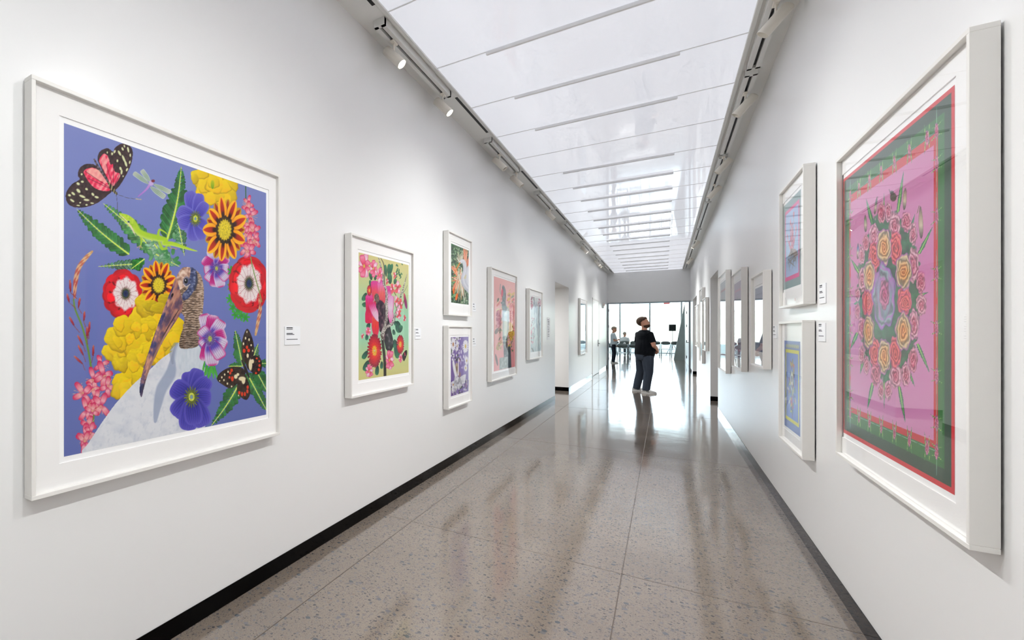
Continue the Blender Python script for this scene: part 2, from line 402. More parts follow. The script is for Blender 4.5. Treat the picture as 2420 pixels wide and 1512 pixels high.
# door in the left wall
dr = MB().box(XL-.05, XL+.006, 19.02, 20.91, 0.012, 2.49).obj('door_1', M['wall']); struct(dr)
MB().box(XL, XL+.012, 18.97, 19.015, 0, 2.53).obj('door_jamb', 'trimwhite', dr)
MB().box(XL, XL+.012, 20.915, 20.96, 0, 2.53).obj('door_jamb', 'trimwhite', dr)
MB().box(XL, XL+.012, 18.97, 20.96, 2.495, 2.54).obj('door_head', 'trimwhite', dr)
MB().box(XL+.001, XL+.008, 19.02, 20.91, 0.0, 0.012).obj('door_sweep', 'dark', dr)
b = MB(); b.box(XL+.005, XL+.016, 20.64, 20.70, .93, 1.16, .003); b.tube([(XL+.01, 20.67, 1.03), (XL+.06, 20.67, 1.03), (XL+.06, 20.53, 1.03)], .010, 10)
b.obj('lever_handle', 'darkmetal', dr)
# alarm strobe high on the left wall
t = empty('alarm_strobe', (XL, 22.35, 2.42))
MB().box(0, .045, -.07, .07, -.10, .10, .006).obj('housing', 'trimwhite', t)
MB().box(.045, .062, -.035, .035, -.02, .075, .006).obj('lens', mat('strobe_lens_red', (214, 150, 140), rough=.3), t)
tag(t, 'small white alarm strobe high on the left wall past the door', 'alarm')
# thermostat on the far right wall
t = empty('thermostat', (XR, 17.3, 1.62))
MB().box(-.028, 0, -.06, .06, -.055, .055, .005).obj('housing', 'greymetal', t)
MB().box(-.031, -.027, -.035, .035, -.005, .035).obj('display', 'darkmetal', t)
tag(t, 'small grey thermostat on the right wall between the two side openings', 'thermostat')

# ------------------------------------------------------------------ storefront frame and the far room
sf = struct(MB().box(XL, XL+.05, YE-.02, YE+.10, 0, 2.60).obj('trim_1', 'greymetal'))
MB().box(XR-.05, XR, YE-.02, YE+.10, 0, 2.60).obj('trim_post', 'greymetal', sf)
MB().box(XL+.05, XR-.05, YE-.02, YE+.10, 2.55, 2.60).obj('trim_head', 'greymetal', sf)
for z in (.35, 1.0, 1.65, 2.3):
    MB().box(XL+.05, XL+.062, YE+.02, YE+.05, z-.05, z+.05).obj('hinge', 'darkmetal', sf)
RWX, RWY = 0.78, 32.4
wr = struct(MB().box(RWX, RWX+.2, YE+.25, RWY, 0, FZ).obj('wall_side', 'wall'))
d2 = struct(MB().box(RWX-.006, RWX, 26.2, 29.2, .01, 2.5).obj('door_2', 'trimwhite'))
for z in (.3, 1.0, 1.7, 2.3): MB().box(RWX-.03, RWX-.004, 29.15, 29.25, z-.06, z+.06).obj('hinge', 'darkmetal', d2)
MB().tube([(RWX, 26.45, 1.0), (RWX-.06, 26.45, 1.0), (RWX-.06, 26.62, 1.0)], .012, 8).obj('lever_handle', 'darkmetal', d2)
pr = struct(MB().prism([(.36, 32.75, 0), (.80, 32.75, 0), (.80, 32.75, FZ), (.80, 32.75, 2.95)], (0, .7, 0)).obj('column_slanted', 'concrete'))
wall_obj('wall_room', [(FX0-.2, XL-WT, YE, YE+.25, 0, FZ), (XR+WT, FX1+.2, YE, YE+.25, 0, FZ), (XL-WT, XR+WT, YE+.02, YE+.25, ZC, FZ), (FX1, FX1+.2, YE, FY1, 0, FZ)])
struct(MB().box(FX0-.2, FX1+.2, YE, FY1+.3, FZ, FZ+.2).obj('ceiling_room', 'soffit'))
# curtain wall: mullions and panes
mxs = [-2.41+1.63*k for k in range(-3, 6)]
mxs = [FX0] + [x for x in mxs if FX0+.3 < x < FX1-.3] + [FX1]
wn = struct(MB().box(FX0, FX1, FY1-.08, FY1+.08, 0, .04).obj('window_1', 'greymetal'))
MB().box(FX0, FX1, FY1-.08, FY1+.08, FZ-.12, FZ).obj('window_head', 'greymetal', wn)
for x in mxs: MB().box(x-.04, x+.04, FY1-.09, FY1+.09, .04, FZ-.12).obj('mullion', 'greymetal', wn)
for a, c in zip(mxs[:-1], mxs[1:]): MB().box(a+.04, c-.04, FY1-.006, FY1+.006, .04, FZ-.12).obj('pane', 'winglass', wn)
wall_obj('wall_room_left', [(FX0-.2, FX0, YE, FY1, 0, FZ)])
# unseen glowing panels added above the header to brighten the far room
M['roomfill'] = mat('room_fill_glow', (250, 250, 250), rough=.4, emit=28.0)
for k, (x, y) in enumerate(((-4.2, 27.0), (-1.2, 27.0), (-4.2, 32.5), (-1.2, 32.5), (-1.2, 38.0))):
    t = empty('room_fill_panel', (x, y, FZ))
    MB().box(-.75, .75, -.12, .12, -.06, 0, .006).obj('housing', 'trimwhite', t); MB().box(-.73, .73, -.10, .10, -.066, -.0605).obj('fill_face', 'roomfill', t)
    tag(t, 'long white fill panel added for the far room, unseen above the header, %s' % ['nearest to the left', 'nearest', 'second row to the left', 'second row', 'by the windows'][k], 'ceiling light', 'added fill panels of the far room')
# outdoors
struct(MB().box(-80, 80, FY1+.3, 160, -.35, -.12).obj('ground_outside', 'outground'))
struct(MB().box(-80, FX0-.3, -20, FY1+.3, -.35, -.12).obj('ground_side', 'outground'))
b = MB(); nx, ny = 40, 12; grid = []
for j in range(ny):
    row = []
    for i_ in range(nx):
        x = -90+180*i_/(nx-1); y = 75+70*j/(ny-1); h = -.3 + 9*(j/(ny-1))**.8*(0.75+0.25*math.sin(x*.07)+.15*math.sin(x*.23+j))
        row.append(b.bm.verts.new((x, y, h)))
    grid.append(row)
for j in range(ny-1):
    for i_ in range(nx-1): b.bm.faces.new((grid[j][i_], grid[j][i_+1], grid[j+1][i_+1], grid[j+1][i_]))
struct(b.obj('hill', 'hill', smooth=True))
# sunshade of slats over the windows outside
t = empty('sunshade', (-.78, FY1+.09, 3.45))
MB().box(-1.67, 1.67, 0, .06, -.05, .05).obj('mounting_beam', 'greymetal', t)
for k in range(6): MB().box(-1.05, 1.05, .25+.28*k, .33+.28*k, -.06, .06, .004).obj('slat', 'greymetal', t)
for x in (-1.08, 1.08): MB().box(x-.03, x+.03, .06, 1.8, -.05, .05).obj('arm', 'greymetal', t)
tag(t, 'grey slatted sunshade mounted outside above the far windows', 'sunshade')
# planter wall outside
# ------------------------------------------------------------------ printing: colours painted onto a fine mesh
def homography(dst):
    """maps unit square (s right, t down) to four points TL, TR, BR, BL"""
    src = [(0, 0), (1, 0), (1, 1), (0, 1)]; A = []; B = []
    for (s, t), (x, y) in zip(src, dst):
        A.append([s, t, 1, 0, 0, 0, -x*s, -x*t]); B.append(x)
        A.append([0, 0, 0, s, t, 1, -y*s, -y*t]); B.append(y)
    h = np.linalg.solve(np.array(A, float), np.array(B, float)); return np.append(h, 1).reshape(3, 3)

def hash2(ix, iy, seed):
    h = np.sin(ix*127.1 + iy*311.7 + seed*74.7)*43758.5453
    return h-np.floor(h)
def vnoise(x, y, seed=0):
    ix, iy = np.floor(x), np.floor(y); fx, fy = x-ix, y-iy
    fx = fx*fx*(3-2*fx); fy = fy*fy*(3-2*fy)
    a = hash2(ix, iy, seed); b = hash2(ix+1, iy, seed); c = hash2(ix, iy+1, seed); d = hash2(ix+1, iy+1, seed)
    return (a*(1-fx)+b*fx)*(1-fy)+(c*(1-fx)+d*fx)*fy
def fbm(x, y, seed=0, o=3):
    v = 0; a = .5; t = 0
    for k in range(o): v = v+a*vnoise(x*2**k, y*2**k, seed+k*13); t += a; a *= .5
    return v/t
def C3(c):
    if isinstance(c, str): return np.array([int(c[i:i+2], 16)/255 for i in (0, 2, 4)])
    c = np.array(c, float); return c/255 if c.max() > 1 else c
def lerp(a, b, t):
    t = np.clip(t, 0, 1)[..., None]; return a*(1-t)+b*t
def ramp(t, stops):
    t = np.asarray(t); xs = [p for p, _ in stops]; cs = np.array([C3(c) for _, c in stops])
    return np.stack([np.interp(t, xs, cs[:, k]) for k in range(3)], -1)
def smooth_pts(p, k=6, closed=True):
    p = np.array(p, float); n = len(p); out = []
    for i in range(n if closed else n-1):
        if closed: a, b, c, d = p[i-1], p[i], p[(i+1) % n], p[(i+2) % n]
        else: a, b, c, d = p[max(i-1, 0)], p[i], p[i+1], p[min(i+2, n-1)]
        for j in range(k):
            t = j/k
            out.append(.5*((2*b)+(-a+c)*t+(2*a-5*b+4*c-d)*t*t+(-a+3*b-3*c+d)*t**3))
    if not closed: out.append(p[-1])
    return np.array(out)

class Canvas:
    def __init__(s, nx, ny, corners, bg):
        s.nx, s.ny = nx, ny; s.Hm = homography(corners); s.Hi = np.linalg.inv(s.Hm)
        S, T = np.meshgrid(np.linspace(0, 1, nx), np.linspace(0, 1, ny))
        w = s.Hm[2, 0]*S+s.Hm[2, 1]*T+1
        s.X = (s.Hm[0, 0]*S+s.Hm[0, 1]*T+s.Hm[0, 2])/w; s.Y = (s.Hm[1, 0]*S+s.Hm[1, 1]*T+s.Hm[1, 2])/w
        s.S, s.T = S, T
        s.c = np.zeros((ny, nx, 3)); s.c[:] = bg(s.X, s.Y, S, T) if callable(bg) else C3(bg)
    def region(s, x0, y0, x1, y1):
        q = np.array([[x0, y0, 1], [x1, y0, 1], [x1, y1, 1], [x0, y1, 1]]) @ s.Hi.T; q = q[:, :2]/q[:, 2:]
        i0 = max(0, int(np.floor(q[:, 0].min()*(s.nx-1)))-1); i1 = min(s.nx, int(np.ceil(q[:, 0].max()*(s.nx-1)))+2)
        j0 = max(0, int(np.floor(q[:, 1].min()*(s.ny-1)))-1); j1 = min(s.ny, int(np.ceil(q[:, 1].max()*(s.ny-1)))+2)
        if i0 >= i1 or j0 >= j1: return None
        return (slice(j0, j1), slice(i0, i1))
    def put(s, r, m, col, a=1.0):
        m = np.asarray(m, float)*a
        s.c[r] = s.c[r]*(1-m[..., None]) + (C3(col) if isinstance(col, (str, tuple, list)) else col)*m[..., None]
    def inside(s, P, r):
        X, Y = s.X[r], s.Y[r]; ins = np.zeros(X.shape, bool); n = len(P)
        for i in range(n):
            x0, y0 = P[i]; x1, y1 = P[(i+1) % n]
            if y0 == y1: continue
            c = ((y0 > Y) != (y1 > Y)) & (X < (x1-x0)*(Y-y0)/(y1-y0)+x0)
            ins ^= c
        return ins
    def poly(s, P, col, a=1.0, smooth=False, k=5):
        P = smooth_pts(P, k) if smooth else np.array(P, float)
        r = s.region(P[:, 0].min(), P[:, 1].min(), P[:, 0].max(), P[:, 1].max())
        if r is None: return
        m = s.inside(P, r); s.put(r, m, col(s.X[r], s.Y[r]) if callable(col) else col, a)
    def stroke(s, P, w, col, a=1.0, smooth=True, soft=.35):
        P = smooth_pts(P, 6, False) if smooth and len(P) > 2 else np.array(P, float)
        n = len(P); ws = np.interp(np.linspace(0, 1, n), np.linspace(0, 1, len(w)), w) if hasattr(w, '__len__') else np.full(n, w)
        pad = ws.max()+1
        r = s.region(P[:, 0].min()-pad, P[:, 1].min()-pad, P[:, 0].max()+pad, P[:, 1].max()+pad)
        if r is None: return
        X, Y = s.X[r], s.Y[r]; best = np.full(X.shape, -9.); tt = np.zeros(X.shape); sd = np.zeros(X.shape)
        for i in range(n-1):
            (x0, y0), (x1, y1) = P[i], P[i+1]; dx, dy = x1-x0, y1-y0; L = dx*dx+dy*dy+1e-9
            t = np.clip(((X-x0)*dx+(Y-y0)*dy)/L, 0, 1); d = np.hypot(X-x0-t*dx, Y-y0-t*dy); wd = ws[i]*(1-t)+ws[i+1]*t
            v = 1-d/np.maximum(wd, .05); u = v > best
            best = np.where(u, v, best); tt = np.where(u, (i+t)/(n-1), tt); sd = np.where(u, np.sign((X-x0)*dy-(Y-y0)*dx)*d/np.maximum(wd, .05), sd)
        m = np.clip(best/soft, 0, 1)
        s.put(r, m, col(X, Y, tt, sd) if callable(col) else col, a)
    def polar(s, cx, cy, rx, ry, fn, rot=0.0, pad=1.15):
        """fn(r, th, X, Y) -> (mask, colour); r normalised, th in radians"""
        m_ = max(rx, ry)*pad
        r = s.region(cx-m_, cy-m_, cx+m_, cy+m_)
        if r is None: return
        X, Y = s.X[r], s.Y[r]; dx, dy = (X-cx), (Y-cy)
        c_, s_ = math.cos(rot), math.sin(rot)
        u, v = (dx*c_+dy*s_)/rx, (-dx*s_+dy*c_)/ry
        m, col = fn(np.hypot(u, v), np.arctan2(v, u), X, Y)
        s.put(r, m, col)
    def ellipse(s, cx, cy, rx, ry, col, rot=0., a=1.0, soft=.12):
        def fn(r, th, X, Y):
            return np.clip((1-r)/soft, 0, 1)*a, (col(r, th) if callable(col) else np.broadcast_to(C3(col), r.shape+(3,)))
        s.polar(cx, cy, rx, ry, fn, rot)
    def petal(s, bx, by, tx, ty, w, col, edge=None, blunt=.5, a=1.0, veins=0, seed=0):
        """leaf or petal from base to tip; col stops along length, edge colour at the rim"""
        dx, dy = tx-bx, ty-by; L = math.hypot(dx, dy)+1e-6; ux, uy = dx/L, dy/L; p = w+1
        r = s.region(min(bx, tx)-p, min(by, ty)-p, max(bx, tx)+p, max(by, ty)+p)
        if r is None: return
        X, Y = s.X[r]-bx, s.Y[r]-by; t = (X*ux+Y*uy)/L; v = (-X*uy+Y*ux)/w
        tc = np.clip(t, 0.0001, .9999)
        prof = (tc**.55)*((1-tc)**blunt)*1.75
        prof = np.minimum(prof, 1.0)
        q = np.abs(v)/np.maximum(prof, .02); m = np.clip((1-q)/.10, 0, 1)*((t > 0) & (t < 1))
        c = ramp(t, col) if isinstance(col, list) else np.broadcast_to(C3(col), t.shape+(3,)).copy()
        if veins: c = c*(1-.16*(.5+.5*np.cos(v/np.maximum(prof, .05)*veins*PI))[..., None])
        if edge is not None: c = lerp(c, C3(edge), np.clip((q-.55)/.45, 0, 1)**1.3*.85)
        s.put(r, m, c, a)
    def fern(s, x0, y0, x1, y1, w, n=18, dark='226634', lite='5fa05a', mid='d5e86a', bend=0., seed=1, taper=.9, lw=.9, edge='123f1d'):
        rnd = random.Random(seed); dx, dy = x1-x0, y1-y0; L = math.hypot(dx, dy); nx_, ny_ = -dy/L, dx/L
        def at(t): b = bend*math.sin(PI*t); return x0+dx*t+nx_*b, y0+dy*t+ny_*b
        for i in range(n):
            t = i/n; px, py = at(t); f = (1-t)**taper*(.55+.45*min(1, t*5)); ww = w*f*(.85+.3*rnd.random())
            for sg in (-1, 1):
                k = .75+.2*rnd.random(); ex, ey = px+nx_*ww*sg*.85+dx/L*ww*k, py+ny_*ww*sg*.85+dy/L*ww*k
                g = .65+.6*rnd.random()
                c0, c1 = np.clip(C3(dark)*g, .004, .99), np.clip(C3(lite)*(.75+.35*rnd.random()), .004, .99)
                s.petal(px, py, ex, ey, max(L/n*lw*(.32+.34*f), .8), [(0, 'c4dc6a'), (.14, tuple(c1)), (.45, tuple(c0*.7+c1*.3)), (.75, tuple(c0*.4+c1*.6)), (1, tuple(c0))], edge=tuple(np.clip(c0*.75, .004, 1)), blunt=.28, veins=2)
        s.stroke([at(t) for t in np.linspace(0, 1, 8)], [max(w*.075, 1.0), .7], mid)
    def mesh(s, w, h, name):
        """grid in the local x-z plane, front towards -y"""
        nx, ny = s.nx, s.ny
        me = bpy.data.meshes.new(name)
        co = np.zeros((ny, nx, 3)); co[..., 0] = (s.S-.5)*w; co[..., 2] = (.5-s.T)*h
        idx = np.arange(nx*ny).reshape(ny, nx)
        q = np.stack([idx[1:, :-1], idx[1:, 1:], idx[:-1, 1:], idx[:-1, :-1]], -1).reshape(-1, 4)
        me.vertices.add(nx*ny); me.vertices.foreach_set('co', co.ravel())
        me.loops.add(q.size); me.loops.foreach_set('vertex_index', q.ravel().astype(np.int32))
        me.polygons.add(len(q)); me.polygons.foreach_set('loop_start', np.arange(0, q.size, 4, dtype=np.int32))
        me.update(calc_edges=True)
        at = me.color_attributes.new('print', 'FLOAT_COLOR', 'POINT')
        lum = s.c.mean(-1, keepdims=True); c = np.clip((lum+(s.c-lum)*1.16)*.93, 0, 1); lin = np.where(c <= .04045, c/12.92, ((c+.055)/1.055)**2.4)
        rgba = np.ones((ny, nx, 4), np.float32); rgba[..., :3] = lin
        at.data.foreach_set('color', rgba.ravel())
        me.materials.append(M['print'])
        return me

def print_mat():
    m = bpy.data.materials.new('printed_ink'); m.use_nodes = True; nt = m.node_tree; b = nt.nodes['Principled BSDF']
    a = nt.nodes.new('ShaderNodeVertexColor'); a.layer_name = 'print'
    nt.links.new(a.outputs['Color'], b.inputs['Base Color']); b.inputs['Roughness'].default_value = .6; b.inputs['Specular IOR Level'].default_value = .3
    return m
M['print'] = print_mat()

def framed(label, side, yc, zc, w, h, pr, canvas, margin=(.020, .022), depth=.055, rim=.016, sig=True):
    """pr = (centre offset along viewer's right, centre offset up, width, height) of the printed image"""
    t = empty('framed_print', (XL if side < 0 else XR, yc, zc), PI/2 if side < 0 else -PI/2)
    g = .006; f0, f1 = -depth-g, -g                       # front towards -y
    for nm, bx in (('frame_rail', (-w/2, w/2, h/2-rim, h/2)), ('frame_rail', (-w/2, w/2, -h/2, -h/2+rim)),
                   ('frame_stile', (-w/2, -w/2+rim, -h/2+rim, h/2-rim)), ('frame_stile', (w/2-rim, w/2, -h/2+rim, h/2-rim))):
        MB().box(bx[0], bx[1], f0, f1, bx[2], bx[3], .0012).obj(nm, 'frame', t)
    px, pz, pw, ph = pr; ys = f0+.020
    MB().box(-w/2+rim, w/2-rim, ys+.004, ys+.012, -h/2+rim, h/2-rim).obj('backing_paper', 'paper', t)
    a0, a1 = px-pw/2-margin[0], px+pw/2+margin[0]; b0, b1 = pz-ph/2-margin[1], pz+ph/2+margin[1]
    b = MB(); iw, ih = w/2-rim, h/2-rim
    b.box(-iw, a0, ys, ys+.004, -ih, ih); b.box(a1, iw, ys, ys+.004, -ih, ih); b.box(a0, a1, ys, ys+.004, b1, ih); b.box(a0, a1, ys, ys+.004, -ih, b0)
    b.obj('mat_board', 'mat', t)
    if canvas is not None:
        o = new_obj('printed_image', canvas.mesh(pw, ph, 'printed_image'), None, t, (px, ys+.0035, pz))
    MB().box(-w/2+rim, w/2-rim, ys-.0045, ys-.0025, -h/2+rim, h/2-rim).obj('glass_pane', 'glass', t)
    for sx in (-1, 1): MB().box(sx*w*.28-.02, sx*w*.28+.02, -.006, 0, h*.30, h*.30+.05).obj('wall_cleat', 'darkmetal', t)
    return tag(t, label, 'picture', 'white framed prints hung along the corridor walls')

def card(side, y, z, w, h, label, lines=((.30, .42, .08), (.30, .34, .05), (.30, .12, .06), (.38, .06, .05), (.55, -.20, .05))):
    t = empty('label_card', (XL if side < 0 else XR, y, z), PI/2 if side < 0 else -PI/2)
    MB().box(-w/2, w/2, -.005, 0, -h/2, h/2, .0008).obj('card', 'card', t)
    for (ln, zz, hh) in lines:
        MB().box(-w/2+.1*w, -w/2+.1*w+ln*w*1.3, -.0056, -.0049, zz*h-hh*h/2*.7, zz*h+hh*h/2*.7).obj('text_line', 'ink', t)
    return tag(t, label, 'label', 'white label cards beside the prints')
# ------------------------------------------------------------------ flowers shared by the prints
def crop(ox, oy, k): return lambda *p: [(ox+x/k, oy+y/k) for x, y in p]
def f_gazania(cv, cx, cy, rx, ry, n=9, seed=0, rot=0.):
    def layer(ph, R0, dim):
        def fn(r, th, X, Y):
            p = (th/(2*PI)*n+ph) % 1-.5; k = np.floor(th/(2*PI)*n+ph); jit = hash2(k % n, k*0, seed)
            R = R0*(.92+.12*jit)*(1-.42*np.abs(2*p)**1.7)
            m = np.clip((R-r)/.03, 0, 1)
            q = r/R
            c = ramp(q, [(0, 'c98a1c'), (.5, 'ee9c10'), (.8, 'f7b21c'), (1, 'f8c63a')])
            c = lerp(c, C3('a8520f'), np.clip((np.abs(p)-.42)/.08, 0, 1)*.6)
            st = np.clip((.245*(1-np.clip((q-.55)/.44, 0, 1)**1.8)-np.abs(p))/.05, 0, 1)*(q < .97)
            sc = ramp(q, [(.35, '22100e'), (.50, '3a1210'), (.60, '9c2410'), (.92, 'c93f16')])
            c = c*(1-st[..., None])+sc*st[..., None]
            return m, c*dim
        cv.polar(cx, cy, rx, ry, fn, rot)
    layer(.5, .93, .80); layer(0., 1.0, 1.0)
    def disc(r, th, X, Y):
        nz = fbm(X*.9, Y*.9, seed+3, 2); rr = r+.02*np.sin(th*n*2)
        c = ramp(rr, [(0, 'd8c52e'), (.22, 'd9c63a'), (.285, 'c0a622'), (.305, '4a3a14'), (.38, '2d2115'), (.44, '2a1a14')])
        c = c*(.72+.56*nz)[..., None]
        return np.clip((.415-rr)/.03, 0, 1), c
    cv.polar(cx, cy, rx, ry, disc, rot)
def f_anemone(cv, cx, cy, petals, cols, rim, ctr=('3c4a1c', 'c9cf52', '7b95a5'), cr=.30, rx=48, ry=72, veins=9, pw=.36):
    """petals: list of (dx, dy, width factor)"""
    for i, (dx, dy, w) in enumerate(petals):
        cv.petal(cx-dx*.05, cy-dy*.05, cx+dx, cy+dy, w, cols, edge=rim, blunt=.30, veins=veins)
    def c_(r, th, X, Y):
        nz = fbm(X*1.1, Y*1.1, 5, 2); sp = .5+.5*np.sin(th*26+nz*6)
        c = ramp(r/cr, [(0, ctr[2]), (.18, ctr[2]), (.26, ctr[1]), (.42, ctr[1]), (.5, ctr[0]), (1, ctr[0])])
        c = c*(.7+.6*nz)[..., None]
        c = lerp(c, C3(ctr[1]), (r/cr > .5)*sp*.55)
        return np.clip((cr*(1+.25*np.sin(th*17))-r)/.05, 0, 1), c
    cv.polar(cx, cy, rx, ry, c_)
def ring_petals(n, rx, ry, w, seed=0, rot=0., jit=.12):
    rnd = random.Random(seed); out = []
    for i in range(n):
        a = rot+2*PI*i/n; k = 1-jit*rnd.random(); out.append((math.cos(a)*rx*k, math.sin(a)*ry*k, w*(.9+.2*rnd.random())))
    return out
def f_ranunculus(cv, cx, cy, rx, ry, seed=0, icx=0, icy=0):
    rnd = random.Random(seed)
    for ly, R in enumerate((1.0, .93, .85, .78)):
        n = 13-ly
        for i in range(n):
            a = 2*PI*(i+.5*ly)/n+rnd.random()*.2; x, y = cx+math.cos(a)*rx*R*.72, cy+math.sin(a)*ry*R*.72
            g = .62+.42*rnd.random()+.06*ly
            base = C3('a8121c')*g
            def col(r, th, base=base, g=g): return lerp(lerp(np.clip(base*1.25, 0, 1)+np.zeros(r.shape+(3,)), C3('d82a34'), (r > .5)*(np.cos(th) > .3)*.4), base*.36, np.clip((r-.6)*2.6, 0, 1)*(np.cos(th) < .35))
            cv.ellipse(x, y, rx*.33*R, ry*.30*R, col, rot=a)
    def inner(r, th, X, Y):
        nz = fbm(X*.5, Y*.5, seed+9, 2); p = np.abs(((th/(2*PI)*16) % 1)-.5)*2
        R = .74+.05*np.sin(th*8+seed)+.12*(nz-.5)
        c = ramp(r/R, [(0, '8a3a48'), (.25, 'b98a8c'), (.45, 'efe3e0'), (.85, 'f6ecea'), (1, 'c8323c')])
        c = lerp(c, C3('7d2034'), np.clip((.16-p)/.12, 0, 1)*np.clip(1.1-r/R, 0, 1)*.9)
        c = lerp(c, C3('c2202c'), np.clip((nz-.62)*4, 0, 1)*np.clip((r/R-.55)*3, 0, 1))
        return np.clip((R-r)/.06, 0, 1), c
    cv.polar(cx+icx, cy+icy, rx*.90, ry*.90, inner)
    def ctr(r, th, X, Y):
        nz = fbm(X*1.3, Y*1.3, seed, 2); c = ramp(r, [(0, '1d2440'), (.10, '27345c'), (.15, '3c4a30'), (.24, '5d6a45'), (.33, '2a3026')])
        return np.clip((.24+.05*np.sin(th*23)-r)/.04, 0, 1), c*(.6+.8*nz)[..., None]
    cv.polar(cx+icx, cy+icy, rx, ry, ctr)
def f_peony(cv, blobs, seed=0, hi='f7df2a', mid='e6bf14', lo='8a6f0a'):
    """blobs: list of (cx, cy, rx, ry) outer to inner; each gets shaded ruffled petals"""
    rnd = random.Random(seed)
    for i, (x, y, rx, ry) in enumerate(blobs):
        g = rnd.random(); ph = rnd.random()*6; rot = (rnd.random()-.5)*1.2
        def fn(r, th, X, Y, g=g, ph=ph, i=i, rx=rx):
            R = 1-.08*np.sin(th*3+ph)-.05*np.sin(th*7+ph*2); q = r/R
            lit = np.clip(.55-.45*np.sin(th+.5)*q, 0, 1); nz = fbm(X*.16, Y*.30, seed+i, 2)
            c = lerp(C3(mid)*(.80+.25*g)+np.zeros(r.shape+(3,)), C3(hi), lit*(.55+.6*nz))
            c = lerp(c, C3('f0a81c'), np.clip(.55*g+nz-.85, 0, .55))
            c = lerp(c, C3(lo), np.clip((q-.70)/.30, 0, 1)**1.6*np.clip(np.sin(th+.4*np.sin(ph))+.35, 0, 1)*.75)
            return np.clip((R-r)/.05, 0, 1), c
        cv.polar(x, y, rx, ry, fn, rot)

